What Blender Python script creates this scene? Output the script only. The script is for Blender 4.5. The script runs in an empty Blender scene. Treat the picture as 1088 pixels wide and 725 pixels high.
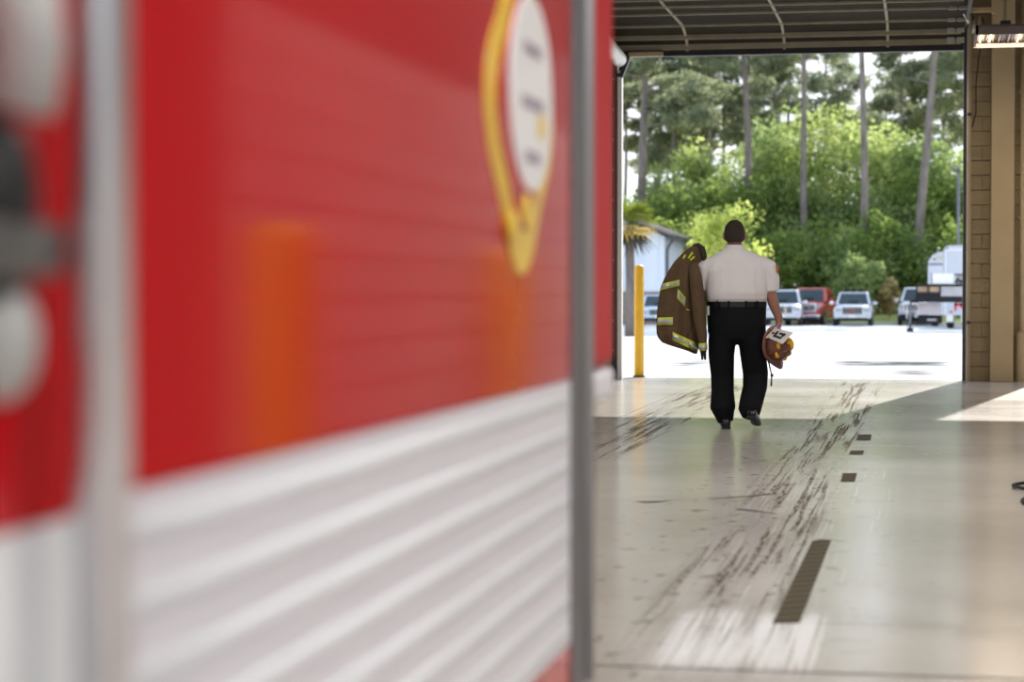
import bpy, bmesh, math, random
import numpy as np
from mathutils import Vector, Matrix, Euler

# ------------------------------------------------------------------ camera, sky, sun, exposure
scene = bpy.context.scene
COL = scene.collection
F = 2300.0                       # focal length in pixels of the 1088x725 frame
CH = 1.245                       # camera height
YAW = math.atan(436 / F)         # camera turned left of the bay axis (+Y)
PITCH = math.atan(54.5 / F)      # slightly down
R = math.radians
rot = Euler((math.pi / 2 - PITCH, 0, YAW), 'XYZ')
cam_d = bpy.data.cameras.new('camera'); cam = bpy.data.objects.new('camera', cam_d); COL.objects.link(cam)
cam.location = (0, 0, CH); cam.rotation_euler = rot
cam_d.sensor_width = 36; cam_d.lens = 36 * F / 1088; cam_d.clip_end = 1000; cam_d.clip_start = 0.05
cam_d.dof.use_dof = True; cam_d.dof.focus_distance = 19.4; cam_d.dof.aperture_fstop = 2.1
scene.camera = cam

SUN_EL, SUN_AZ = R(25.4), R(9.0)     # azimuth from +Y towards +X
world = bpy.data.worlds.new('sky'); scene.world = world; world.use_nodes = True
wn = world.node_tree.nodes; wl = world.node_tree.links
# pale hazy sky: soft white at the horizon, light blue overhead
tc = wn.new('ShaderNodeTexCoord'); sx_ = wn.new('ShaderNodeSeparateXYZ'); wl.new(tc.outputs['Generated'], sx_.inputs[0])
rp = wn.new('ShaderNodeValToRGB'); rp.color_ramp.elements[0].position = 0.0; rp.color_ramp.elements[1].position = .8
rp.color_ramp.elements[0].color = (.93, .96, 1, 1); rp.color_ramp.elements[1].color = (.50, .68, 1, 1)
wl.new(sx_.outputs[2], rp.inputs['Fac']); wl.new(rp.outputs[0], wn['Background'].inputs['Color'])
wn['Background'].inputs['Strength'].default_value = 0.95
sun_d = bpy.data.lights.new('sun', 'SUN'); sun = bpy.data.objects.new('sun', sun_d); COL.objects.link(sun)
sun_d.energy = 5.2; sun_d.angle = R(0.7); sun_d.color = (1, .95, .87)
sdir = Vector((math.sin(SUN_AZ) * math.cos(SUN_EL), math.cos(SUN_AZ) * math.cos(SUN_EL), math.sin(SUN_EL)))
sun.rotation_euler = sdir.to_track_quat('Z', 'Y').to_euler()
sun.location = (20, 120, 80)
vs = scene.view_settings
vs.view_transform = 'Standard'; vs.look = 'None'; vs.gamma = 1; vs.use_curve_mapping = False
vs.exposure = 1.0

# ------------------------------------------------------------------ pixel -> place
RM = rot.to_matrix()
def ray(x, y): return RM @ Vector(((x - 544) / F, -(y - 362.5) / F, -1))
C0 = Vector((0, 0, CH))
def on_z(x, y, z=0.0):
    d = ray(x, y); return C0 + d * ((z - CH) / d.z)
def on_Y(x, y, Y):
    d = ray(x, y); return C0 + d * (Y / d.y)
def on_X(x, y, X):
    d = ray(x, y); return C0 + d * (X / d.x)
WY = on_z(1025, 405).y            # inside face of the front wall
def gz(Y):                         # yard falls gently away from the bay
    return 0.0 if Y < WY + 1 else -0.0071 * (Y - WY - 1)
def on_yard(x, y):
    p = on_z(x, y)
    for _ in range(30): p = on_z(x, y, gz(p.y))
    return p

# ------------------------------------------------------------------ materials
MATS = {}
def mat(name, col, rough=.5, metal=0., var=0., vscale=6., bump=0., bscale=40., emit=None, spec=.5, coat=0., trans=0., stretch=None):
    if name in MATS: return MATS[name]
    m = bpy.data.materials.new(name); m.use_nodes = True; MATS[name] = m
    nt = m.node_tree; N = nt.nodes; L = nt.links; b = N['Principled BSDF']
    b.inputs['Base Color'].default_value = (*col, 1); b.inputs['Roughness'].default_value = rough
    b.inputs['Metallic'].default_value = metal; b.inputs['Specular IOR Level'].default_value = spec
    b.inputs['Coat Weight'].default_value = coat; b.inputs['Coat Roughness'].default_value = .04
    if trans: b.inputs['Transmission Weight'].default_value = trans
    if emit: b.inputs['Emission Color'].default_value = (*emit[0], 1); b.inputs['Emission Strength'].default_value = emit[1]
    g = N.new('ShaderNodeNewGeometry'); src = g.outputs['Position']
    if stretch:
        mp = N.new('ShaderNodeMapping'); mp.inputs['Scale'].default_value = stretch; L.new(src, mp.inputs['Vector']); src = mp.outputs[0]
    if var:
        n = N.new('ShaderNodeTexNoise'); n.inputs['Scale'].default_value = vscale; n.inputs['Detail'].default_value = 5
        L.new(src, n.inputs['Vector'])
        r = N.new('ShaderNodeValToRGB'); r.color_ramp.elements[0].position = .3; r.color_ramp.elements[1].position = .7
        r.color_ramp.elements[0].color = (*[max(0, c * (1 - var)) for c in col], 1)
        r.color_ramp.elements[1].color = (*[min(1, c * (1 + var)) for c in col], 1)
        L.new(n.outputs['Fac'], r.inputs['Fac']); L.new(r.outputs[0], b.inputs['Base Color'])
    if bump:
        n2 = N.new('ShaderNodeTexNoise'); n2.inputs['Scale'].default_value = bscale; n2.inputs['Detail'].default_value = 4
        L.new(src, n2.inputs['Vector'])
        bp = N.new('ShaderNodeBump'); bp.inputs['Strength'].default_value = bump; bp.inputs['Distance'].default_value = .02
        L.new(n2.outputs['Fac'], bp.inputs['Height']); L.new(bp.outputs[0], b.inputs['Normal'])
    return m

def leaf_mat(name, c0, c1, transl=.55):
    m = bpy.data.materials.new(name); m.use_nodes = True; nt = m.node_tree; N = nt.nodes; L = nt.links
    N.remove(N['Principled BSDF']); out = N['Material Output']
    g = N.new('ShaderNodeNewGeometry')
    n = N.new('ShaderNodeTexNoise'); n.inputs['Scale'].default_value = .9; n.inputs['Detail'].default_value = 6
    L.new(g.outputs['Position'], n.inputs['Vector'])
    r = N.new('ShaderNodeValToRGB'); r.color_ramp.elements[0].position = .32; r.color_ramp.elements[1].position = .68
    r.color_ramp.elements[0].color = (*c0, 1); r.color_ramp.elements[1].color = (*c1, 1)
    L.new(n.outputs['Fac'], r.inputs['Fac'])
    d = N.new('ShaderNodeBsdfDiffuse'); t = N.new('ShaderNodeBsdfTranslucent'); mx = N.new('ShaderNodeMixShader'); mx.inputs[0].default_value = transl
    L.new(r.outputs[0], d.inputs[0]); L.new(r.outputs[0], t.inputs[0]); L.new(d.outputs[0], mx.inputs[1]); L.new(t.outputs[0], mx.inputs[2])
    L.new(mx.outputs[0], out.inputs[0]); MATS[name] = m; return m

class X:                                # tiny node expression helper
    def __init__(s, nt): s.nt = nt
    def m(s, op, a, b=None, c=None, clamp=False):
        n = s.nt.nodes.new('ShaderNodeMath'); n.operation = op; n.use_clamp = clamp
        for i, v in enumerate((a, b, c)):
            if v is None: continue
            if isinstance(v, (int, float)): n.inputs[i].default_value = v
            else: s.nt.links.new(v, n.inputs[i])
        return n.outputs[0]
    def step(s, v, a, b):
        n = s.nt.nodes.new('ShaderNodeMapRange'); n.interpolation_type = 'SMOOTHSTEP'
        n.inputs['From Min'].default_value = a; n.inputs['From Max'].default_value = b
        s.nt.links.new(v, n.inputs['Value']); return n.outputs[0]
    def band(s, v, a, b, e): return s.m('MULTIPLY', s.step(v, a - e, a + e), s.m('SUBTRACT', 1, s.step(v, b - e, b + e)))
    def noise(s, vec, scale, sx=1, sy=1, detail=4, off=0):
        mp = s.nt.nodes.new('ShaderNodeMapping'); mp.inputs['Scale'].default_value = (sx, sy, 1); mp.inputs['Location'].default_value = (off, off, 0)
        s.nt.links.new(vec, mp.inputs['Vector'])
        n = s.nt.nodes.new('ShaderNodeTexNoise'); n.inputs['Scale'].default_value = scale; n.inputs['Detail'].default_value = detail
        s.nt.links.new(mp.outputs[0], n.inputs['Vector']); return n.outputs['Fac']
    def mix(s, f, a, b):
        n = s.nt.nodes.new('ShaderNodeMix'); n.data_type = 'RGBA'
        s.nt.links.new(f, n.inputs['Factor'])
        for v, k in ((a, 6), (b, 7)):
            if isinstance(v, tuple): n.inputs[k].default_value = (*v, 1)
            else: s.nt.links.new(v, n.inputs[k])
        return n.outputs[2]

# ------------------------------------------------------------------ mesh helpers
class MB:
    def __init__(s): s.v = []; s.f = []
    def add(s, vs_, fs):
        o = len(s.v); s.v += [tuple(v) for v in vs_]; s.f += [tuple(i + o for i in f) for f in fs]; return s
    def box(s, x0, x1, y0, y1, z0, z1):
        v = [(x, y, z) for z in (z0, z1) for y in (y0, y1) for x in (x0, x1)]
        return s.add(v, [(0, 2, 3, 1), (4, 5, 7, 6), (0, 1, 5, 4), (2, 6, 7, 3), (0, 4, 6, 2), (1, 3, 7, 5)])
    def hexa(s, p):        # 8 points: bottom 4 ccw, top 4 ccw
        return s.add(p, [(3, 2, 1, 0), (4, 5, 6, 7), (0, 1, 5, 4), (1, 2, 6, 5), (2, 3, 7, 6), (3, 0, 4, 7)])
    def tube(s, pts, rad, n=10, cap=True):
        pts = [Vector(p) for p in pts]
        if isinstance(rad, (int, float)): rad = [rad] * len(pts)
        rings = []; prev = None
        for i, p in enumerate(pts):
            t = (pts[min(i + 1, len(pts) - 1)] - pts[max(i - 1, 0)]).normalized()
            if prev is None:
                a = Vector((0, 0, 1)) if abs(t.z) < .9 else Vector((1, 0, 0))
                u = t.cross(a).normalized()
            else: u = (prev - t * prev.dot(t)).normalized()
            prev = u; w = t.cross(u)
            r = rad[i]; ru, rw = (r, r) if isinstance(r, (int, float)) else r
            rings.append([p + u * (math.cos(k * 2 * math.pi / n) * ru) + w * (math.sin(k * 2 * math.pi / n) * rw) for k in range(n)])
        return s.loft(rings, cap)
    def loft(s, rings, cap=True):
        n = len(rings[0]); v = [p for r in rings for p in r]; f = []
        for i in range(len(rings) - 1):
            for k in range(n):
                f.append((i * n + k, i * n + (k + 1) % n, (i + 1) * n + (k + 1) % n, (i + 1) * n + k))
        if cap: f.append(tuple(reversed(range(n)))); f.append(tuple((len(rings) - 1) * n + k for k in range(n)))
        return s.add(v, f)
    def ell(s, c, r, n=14, m=9, M=None):
        rings = []
        for i in range(m + 1):
            a = -math.pi / 2 + math.pi * i / m; a = max(-1.5, min(1.5, a))
            rg = []
            for k in range(n):
                b = 2 * math.pi * k / n
                p = Vector((math.cos(a) * math.cos(b) * r[0], math.cos(a) * math.sin(b) * r[1], math.sin(a) * r[2]))
                rg.append((M @ p if M else p) + Vector(c))
            rings.append(rg)
        return s.loft(rings)
    def grid(s, P, closed=False):
        n = len(P); m = len(P[0]); v = [p for r in P for p in r]
        return s.add(v, [(i * m + j, i * m + j + 1, (i + 1) * m + j + 1, (i + 1) * m + j) for i in range(n - 1) for j in range(m - 1)])
    def xf(s, M): s.v = [tuple(M @ Vector(p)) for p in s.v]; return s
    def mesh(s, name):
        me = bpy.data.meshes.new(name); me.from_pydata(s.v, [], s.f)
        bm = bmesh.new(); bm.from_mesh(me); bmesh.ops.recalc_face_normals(bm, faces=bm.faces); bm.to_mesh(me); bm.free()
        return me
    def build(s, name, m, parent=None, smooth=False, bevel=0, remesh=0, sm=0, subd=0):
        me = s.mesh(name); o = bpy.data.objects.new(name, me); COL.objects.link(o)
        me.materials.append(m if not isinstance(m, str) else MATS[m])
        if smooth or remesh: me.polygons.foreach_set('use_smooth', [True] * len(me.polygons))
        if remesh:
            k = o.modifiers.new('r', 'REMESH'); k.mode = 'VOXEL'; k.voxel_size = remesh; k.use_smooth_shade = True
            if sm: k2 = o.modifiers.new('s', 'SMOOTH'); k2.factor = .5; k2.iterations = sm
        if bevel:
            k = o.modifiers.new('b', 'BEVEL'); k.width = bevel; k.segments = 2; k.limit_method = 'ANGLE'
        if subd: k = o.modifiers.new('d', 'SUBSURF'); k.levels = k.render_levels = subd
        if parent: o.parent = parent
        return o
def tag(o, label, cat=None, group=None, kind=None):
    o['label'] = label
    if cat: o['category'] = cat
    if group: o['group'] = group
    if kind: o['kind'] = kind
    return o
def thing(name, label, cat, loc=(0, 0, 0), rz=0, group=None, kind=None):
    o = bpy.data.objects.new(name, None); COL.objects.link(o); o.empty_display_size = .2
    o.location = loc; o.rotation_euler = (0, 0, rz); tag(o, label, cat, group, kind); return o
def copyp(o, parent, loc=None):
    c = o.copy(); COL.objects.link(c); c.parent = parent
    if loc is not None: c.location = loc
    return c
def lerp(a, b, t): return a + (b - a) * t
def poly(pts, t):       # piecewise-linear lookup (key, value)
    if t <= pts[0][0]: return pts[0][1]
    for (a, va), (b, vb) in zip(pts, pts[1:]):
        if t <= b: return lerp(va, vb, (t - a) / (b - a))
    return pts[-1][1]

# ------------------------------------------------------------------ floor
def floor_material():
    m = bpy.data.materials.new('sealed_concrete'); m.use_nodes = True; nt = m.node_tree; e = X(nt); b = nt.nodes['Principled BSDF']
    g = nt.nodes.new('ShaderNodeNewGeometry'); pos = g.outputs['Position']
    sp = nt.nodes.new('ShaderNodeSeparateXYZ'); nt.links.new(pos, sp.inputs[0]); x, y = sp.outputs[0], sp.outputs[1]
    big = e.noise(pos, .5, detail=6); fine = e.noise(pos, 14, detail=5)
    col = e.mix(e.step(big, .3, .7), (.48, .445, .40), (.56, .525, .475))
    col = e.mix(e.m('MULTIPLY', e.step(fine, .55, .75), .35), col, (.36, .33, .28))
    def tracks(c, w): return e.band(x, c - w, c + w, .06)
    tr = e.m('MAXIMUM', e.m('MULTIPLY', tracks(TRX, .26), e.band(y, 7.2, WY - .6, .6)), e.m('MULTIPLY', tracks(TLX, .3), e.band(y, 13, WY - .8, .6)))
    st = e.noise(pos, 1, 36, .5, 4); ch = e.noise(pos, 1, 6, .28, 5, 7.3); tread = e.noise(pos, 1, 40, 14, 2, 3.1)
    dark = e.m('MULTIPLY', e.m('MULTIPLY', e.step(st, .45, .53), e.step(ch, .41, .52)), e.m('MULTIPLY', tr, e.m('ADD', .35, e.m('MULTIPLY', .65, e.step(tread, .42, .52)))))
    col = e.mix(e.m('MULTIPLY', dark, .95), col, (.085, .07, .05))
    # spots of dirt close to the tracks
    sp2 = e.noise(pos, 9, 1, .6, 6, 2.2)
    dirt = e.m('MULTIPLY', e.step(sp2, .60, .66), e.band(x, TRX - .6, TRX + .5, .3))
    col = e.mix(e.m('MULTIPLY', dirt, .6), col, (.10, .085, .06))
    # worn, whitish scraped patch (wear plus painted-in glare) next to the trench joint and pale streaks along the track
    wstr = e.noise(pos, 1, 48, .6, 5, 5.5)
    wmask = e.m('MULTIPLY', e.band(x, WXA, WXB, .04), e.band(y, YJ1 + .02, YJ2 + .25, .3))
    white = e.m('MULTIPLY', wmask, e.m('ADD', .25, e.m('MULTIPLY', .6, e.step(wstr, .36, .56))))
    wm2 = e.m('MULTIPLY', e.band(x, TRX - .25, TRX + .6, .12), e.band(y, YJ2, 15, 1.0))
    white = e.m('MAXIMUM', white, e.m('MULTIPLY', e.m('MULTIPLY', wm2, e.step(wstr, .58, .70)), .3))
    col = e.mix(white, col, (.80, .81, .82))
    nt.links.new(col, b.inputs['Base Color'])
    rr = e.m('ADD', e.m('MULTIPLY', big, .12), .11)
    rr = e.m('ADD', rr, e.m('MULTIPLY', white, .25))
    nt.links.new(rr, b.inputs['Roughness'])
    nt.links.new(e.m('MULTIPLY', e.m('SUBTRACT', 1, e.m('MULTIPLY', dark, 2.5, clamp=True)), .6), b.inputs['Specular IOR Level'])
    bp = nt.nodes.new('ShaderNodeBump'); bp.inputs['Strength'].default_value = .02; bp.inputs['Distance'].default_value = .02
    nt.links.new(e.noise(pos, 2.2, 1, 2.5, detail=3), bp.inputs['Height']); nt.links.new(bp.outputs[0], b.inputs['Normal'])
    MATS['floor'] = m; return m
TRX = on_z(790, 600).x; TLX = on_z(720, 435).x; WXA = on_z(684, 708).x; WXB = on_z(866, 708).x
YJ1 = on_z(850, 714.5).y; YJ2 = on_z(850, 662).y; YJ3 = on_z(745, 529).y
floor_material()
mat('joint', (.06, .055, .05), .8)
fl = MB().box(-13, 15, -7.3, WY + .35, -.35, -.03).build('floor', MATS['joint'])
tag(fl, 'concrete bay floor with dark joints between sealed slabs', 'floor', kind='structure')
ys = [-7.3, -2, 1.9, YJ1 - .022, YJ1 + .022, YJ2, YJ3, 17.5, 21.6, WY + .35]
xs = [-13, -7.2, -2.9, 1.6, 6.2, 10.6, 15]
for i in range(len(ys) - 1):
    if abs(ys[i + 1] - ys[i]) < .1: continue
    for j in range(len(xs) - 1):
        g = .004
        o = MB().box(xs[j] + g, xs[j + 1] - g, ys[i] + g, ys[i + 1] - g, -.032, 0).build('slab', MATS['floor'], fl)

# ------------------------------------------------------------------ walls, ceiling
mat('tan_block', (.29, .225, .135), .75, var=.12, vscale=3, bump=.25, bscale=60)
mat('pale_block', (.45, .42, .40), .7, var=.06, vscale=3, bump=.2, bscale=60)
mat('mortar', (.25, .195, .12), .85, var=.1)
mat('tan_paint', (.47, .365, .22), .5, var=.06, vscale=2)
mat('dark_metal', (.035, .033, .03), .55)
mat('black', (.012, .012, .013), .5)
mat('rubber', (.01, .01, .011), .7)
mat('ceil', (.16, .145, .115), .7, var=.2, vscale=.8)
mat('galv', (.45, .44, .41), .45, metal=.7, var=.1)
mat('white_paint', (.80, .79, .76), .4)
mat('steel', (.55, .55, .57), .28, metal=1.)
mat('yellow', (.85, .50, .03), .35, var=.05)
XL = on_Y(654, 404, WY).x; XR = on_Y(1026.5, 405, WY).x    # door opening
HD = on_Y(1015, 54.4, WY).z + .06
PW = 1.0                           # pier between the two doors
TOP = 6.6
wf = MB()
doors = [(XL, XR), (XR + PW, XR + PW + 4.7)]
edges = [-13, XL, XR, XR + PW, XR + PW + 4.7, 15]
for a, b in ((edges[0], edges[1]), (edges[2], edges[3]), (edges[4], edges[5])): wf.box(a, b, WY + .03, WY + .33, 0, HD)
wf.box(-13, 15, WY + .03, WY + .33, HD, TOP)
w = wf.build('wall_front', MATS['mortar']); tag(w, 'tan concrete block front wall with tall bay door openings', 'wall', kind='structure')
# blocks on the pier right of the opening
bw, bh = .40, .20
blk = {}
def block(parent, x0, x1, y0, y1, z0, z1, m='tan_block'):
    k = tuple(round(v, 3) for v in (x1 - x0, y1 - y0, z1 - z0)) + (m,)
    c = ((x0 + x1) / 2, (y0 + y1) / 2, (z0 + z1) / 2)
    if k not in blk:
        a, b_, c_ = (x1 - x0) / 2, (y1 - y0) / 2, (z1 - z0) / 2
        o = MB().box(-a, a, -b_, b_, -c_, c_).build('block', MATS[m], parent); blk[k] = o
    else:
        o = copyp(blk[k], parent)
    o.location = c
nz = int(TOP / bh)
for r in range(int(HD / bh) + 2):
    z0 = r * bh + .005; z1 = z0 + bh - .01
    x = XR + .005; first = (bw / 2 if r % 2 else bw)
    while x < XR + PW - .02:
        x1 = min(x + first - .01, XR + PW - .005)
        if x1 - x > .03: block(w, x, x1, WY, WY + .04, z0, z1)
        x += first; first = bw
for r in range(int(HD / bh) + 1):
    z0 = r * bh + .005; z1 = z0 + bh - .01
    x = XL - .3; first = (bw / 2 if r % 2 else bw)
    while x > XL - 3.4:
        x0 = max(x - first + .01, XL - 3.4)
        if x - x0 > .03: block(w, x0, x, WY, WY + .04, z0, z1)
        x -= first; first = bw
wl_ = MB().box(-13.3, -13, -7.3, WY + .33, 0, TOP).build('wall_left', MATS['mortar']); tag(wl_, 'far left side wall of the bay hall', 'wall', kind='structure')
wr_ = MB().box(15, 15.3, -7.3, WY + .33, 0, TOP).build('wall_right', MATS['mortar']); tag(wr_, 'far right side wall of the bay hall', 'wall', kind='structure')
wb = MB(); e0 = -13
for a, b in ((-11.6, -6.9), (-5.4, -.7), (.8, 5.5), (7, 11.7)):
    wb.box(e0, a, -7.6, -7.3, 0, TOP); wb.box(a, b, -7.6, -7.3, 4.6, TOP); e0 = b
wb.box(e0, 15, -7.6, -7.3, 0, TOP)
tag(wb.build('wall_back', MATS['mortar']), 'rear wall of the hall with open bay doors', 'wall', kind='structure')
ce = MB().box(-13.3, 15.3, -7.6, WY + .33, TOP, TOP + .2).build('ceiling', MATS['ceil']); tag(ce, 'dark corrugated metal roof deck over the bays', 'ceiling', kind='structure')
for i in range(12):
    yy = WY - 1.4 - i * 2.8
    MB().box(-13, 15, yy - .06, yy + .06, TOP - .45, TOP).build('joist', MATS['ceil'], ce)

# pilaster, pipe, jamb metalwork on the pier
p0 = on_Y(1052, 405, WY - .2); p1 = on_Y(1076.5, 405, WY - .2)
t = MB().box(p0.x, p1.x, WY - .2, WY - .002, 0, TOP).build('trim_1', MATS['tan_paint'], bevel=.008)
tag(t, 'tan painted column standing against the block pier', 'column', kind='structure')
pp = on_Y(1085.5, 405, WY - .1)
t = thing('drain_pipe', 'tan painted vertical pipe with thick lower sleeve beside the column', 'pipe', (pp.x, WY - .1, 0))
zb = on_Y(1085, 355, WY - .1).z
MB().tube([(0, 0, zb), (0, 0, TOP - .46)], .035, 14).build('upper_pipe', MATS['tan_paint'], t, smooth=True)
MB().tube([(0, 0, 0), (0, 0, zb - .05), (0, 0, zb), (0, 0, zb + .04)], [.075, .075, .07, .04], 14).build('lower_sleeve', MATS['tan_paint'], t)
for zz in (2.2, 3.9, 5.4): MB().box(-.05, .05, -.01, .098, zz, zz + .04).build('bracket', MATS['tan_paint'], t)
# right door track (dark angle + pale edge strip)
t = thing('door_track', 'dark steel vertical door track beside the block pier', 'door track', (0, 0, 0))
MB().box(XR - .055, XR - .012, WY - .12, WY + .1, 0, HD + .5).build('track_rail', MATS['dark_metal'], t)
MB().box(XR - .012, XR + .012, WY - .14, WY - .01, 0, HD + .5).build('mounting_angle', MATS['galv'], t)
MB().box(XR + .012, XR + .05, WY - .03, WY - .002, 0, HD + .4).build('edge_strip', MATS['tan_paint'], t)
for zz in (.78, 3.6): MB().box(XR + .0, XR + .05, WY - .17, WY - .135, zz, zz + .04).build('bolt_plate', MATS['dark_metal'], t)
# left jamb
t = thing('door_track', 'white-edged left door track behind the red truck', 'door track', (0, 0, 0))
a = on_Y(650, 404, WY - .1).x; b_ = on_Y(656, 404, WY - .1).x; c_ = on_Y(660.5, 404, WY - .1).x
MB().box(a - .16, a, WY - .1, WY + .02, 0, HD + .2).build('wall_angle', MATS['tan_paint'], t)
MB().box(a, b_, WY - .14, WY + .02, 0, HD + .05).build('track_rail', MATS['dark_metal'], t)
zt = on_Y(659, 82, WY - .1).z
MB().box(b_, c_, WY - .12, WY + .02, 0, zt).build('white_guide', MATS['white_paint'], t)
for zz in np.arange(.4, 4.2, .42): MB().tube([(a + .02, WY - .15, zz), (a + .02, WY - .138, zz)], .012, 8).build('bolt', MATS['galv'], t)
# black knuckle bracket and white horizontal arm running back along the bay
k0 = on_Y(658, 78, WY - .15); k1 = on_Y(668, 62, WY - .15)
MB().hexa([(k0.x - .05, WY - .2, k0.z - .04), (k0.x + .05, WY - .2, k0.z - .06), (k0.x + .05, WY - .08, k0.z - .06), (k0.x - .05, WY - .08, k0.z - .04),
           (k1.x - .06, WY - .2, k1.z + .02), (k1.x + .03, WY - .2, k1.z + .03), (k1.x + .03, WY - .08, k1.z + .03), (k1.x - .06, WY - .08, k1.z + .02)]).build('knuckle_bracket', MATS['black'], t)
MB().tube([(k0.x, WY - .215, k0.z + .02), (k0.x, WY - .2, k0.z + .02)], .022, 12).build('pivot_bolt', MATS['steel'], t)
e1 = on_Y(636, 38, WY - 3.2)
ar = MB(); s0 = Vector((k1.x - .12, WY - .25, k1.z - .02))
ar.tube([s0, e1], .105, 18)
ar.build('white_arm', MATS['white_paint'], t, smooth=True)
ar = MB(); ar.tube([s0 + Vector((.03, 0, .08)), e1 + Vector((.03, 0, .08))], .03, 8); ar.build('arm_conduit', MATS['tan_paint'], t, smooth=True)

# ------------------------------------------------------------------ overhead sectional door, opened
dr = thing('door_1', 'raised brown sectional overhead door with pale horizontal ribs', 'door', (0, 0, 0), kind='structure')
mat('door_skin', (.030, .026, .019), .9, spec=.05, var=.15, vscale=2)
mat('rib', (.30, .27, .21), .7, spec=.15, var=.08)
xm = 800
zb = on_Y(xm, 58, WY - .1).z
path = [(WY - .08, zb + .03), (WY - .12, on_Y(xm, 47, WY - .12).z), (WY - .3, on_Y(xm, 36, WY - .3).z), (WY - .75, on_Y(xm, 24.5, WY - .75).z)]
zh = path[-1][1] + .0
for dy in (289.5, 297.5, 305, 312, 319, 326, 333):
    yy = (zh - CH) * F / dy * .985
    path.append((yy, zh))
DX0, DX1 = XL - .12, XR - .06
stx = [on_Y(x, 40, WY - .4).x for x in (728, 832, 943)]
for i in range(len(path) - 1):
    (ya, za), (yb, zb_) = path[i], path[i + 1]
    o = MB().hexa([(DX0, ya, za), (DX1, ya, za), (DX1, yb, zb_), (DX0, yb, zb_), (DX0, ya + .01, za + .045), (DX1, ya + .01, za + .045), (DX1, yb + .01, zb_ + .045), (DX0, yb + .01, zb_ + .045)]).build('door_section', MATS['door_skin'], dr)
    d = Vector((0, yb - ya, zb_ - za)); L_ = d.length; d.normalize(); nrm = Vector((0, d.z, -d.y)) if i > 2 else Vector((0, -1, 0))
    if nrm.z > 0: nrm = -nrm
    rr = .045 if i < 3 else .022
    if i > 0: MB().box(DX0, DX1 - .04, ya - .025, ya + .02, za - rr * 1.3, za + rr * .7).build('rib', MATS['rib'], o)
    for xx in stx:
        q = MB().hexa([Vector((xx + sx * .018, 0, 0)) + Vector((0, ya, za)) + d * a_ + Vector((0, -.012, -.018)) * k_ for k_ in (0, 1) for sx, a_ in ((-1, 0), (1, 0), (1, L_), (-1, L_))])
        q.build('stile', MATS['rib'], o)
MB().box(DX0, DX1, WY - .11, WY - .02, zb, zb + .1).build('bottom_seal', MATS['black'], dr)
q0 = on_Y(668, 58, WY - .2); q1 = on_Y(704, 57, WY - .2)
MB().box(q0.x, q1.x, WY - .2, WY - .13, q0.z - .03, q0.z + .03).build('safety_edge', MATS['tan_paint'], dr)
for i in (1, 2, 3, 4):
    ya, za = path[i]
    for k in range(2):
        MB().box(XR - .28 + k * .13, XR - .18 + k * .13, ya - .06, ya - .026, za - .045, za + .03).build('roller_hinge', MATS['galv'], dr)
# right horizontal track with its hanger bar
t = thing('overhead_track', 'dark overhead track with hangers above the block pier', 'door track', (0, 0, 0))
MB().box(XR - .05, XR + .0, path[-1][0], WY - .15, zh - .06, zh + .06).build('rail', MATS['dark_metal'], t)
h0 = on_Y(1022, 11, WY - 1.2); h1 = on_Y(1056, 11, WY - 1.2)
MB().box(h0.x, h1.x, WY - 1.22, WY - 1.18, h0.z - .03, h0.z + .03).build('hanger_arm', MATS['tan_paint'], t)
MB().box(h1.x - .03, h1.x + .02, WY - 1.23, WY - 1.17, h0.z - .05, TOP - .46).build('hanger_rod', MATS['tan_paint'], t)
MB().tube([on_Y(1021, 3, WY - 1.2), on_Y(1024, 14, WY - 1.2), on_Y(1029, 24, WY - 1.0)], .018, 8).build('brace', MATS['galv'], t)
dr2x = [(XR + .1 + k * .09) for k in range(2)]
for k in range(2):
    c = on_Y(1034.5 + k * 5.5, 26, WY - .25)
    MB().tube([(c.x, c.y, c.z - .12), (c.x, c.y, c.z + .12)], .022, 10).build('spring_canister', MATS['galv' if k == 0 else 'tan_paint'], t, smooth=True)
cb = [on_Y(x, y, WY - .006) for x, y in ((1043, 18), (1047, 30), (1040, 60), (1037, 90), (1037, 120), (1033, 135))]
tag(MB().tube(cb, .008, 6).build('hanging_cable', MATS['black'], smooth=True), 'thin black cable hanging on the pier beside the door', 'cable')

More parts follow.
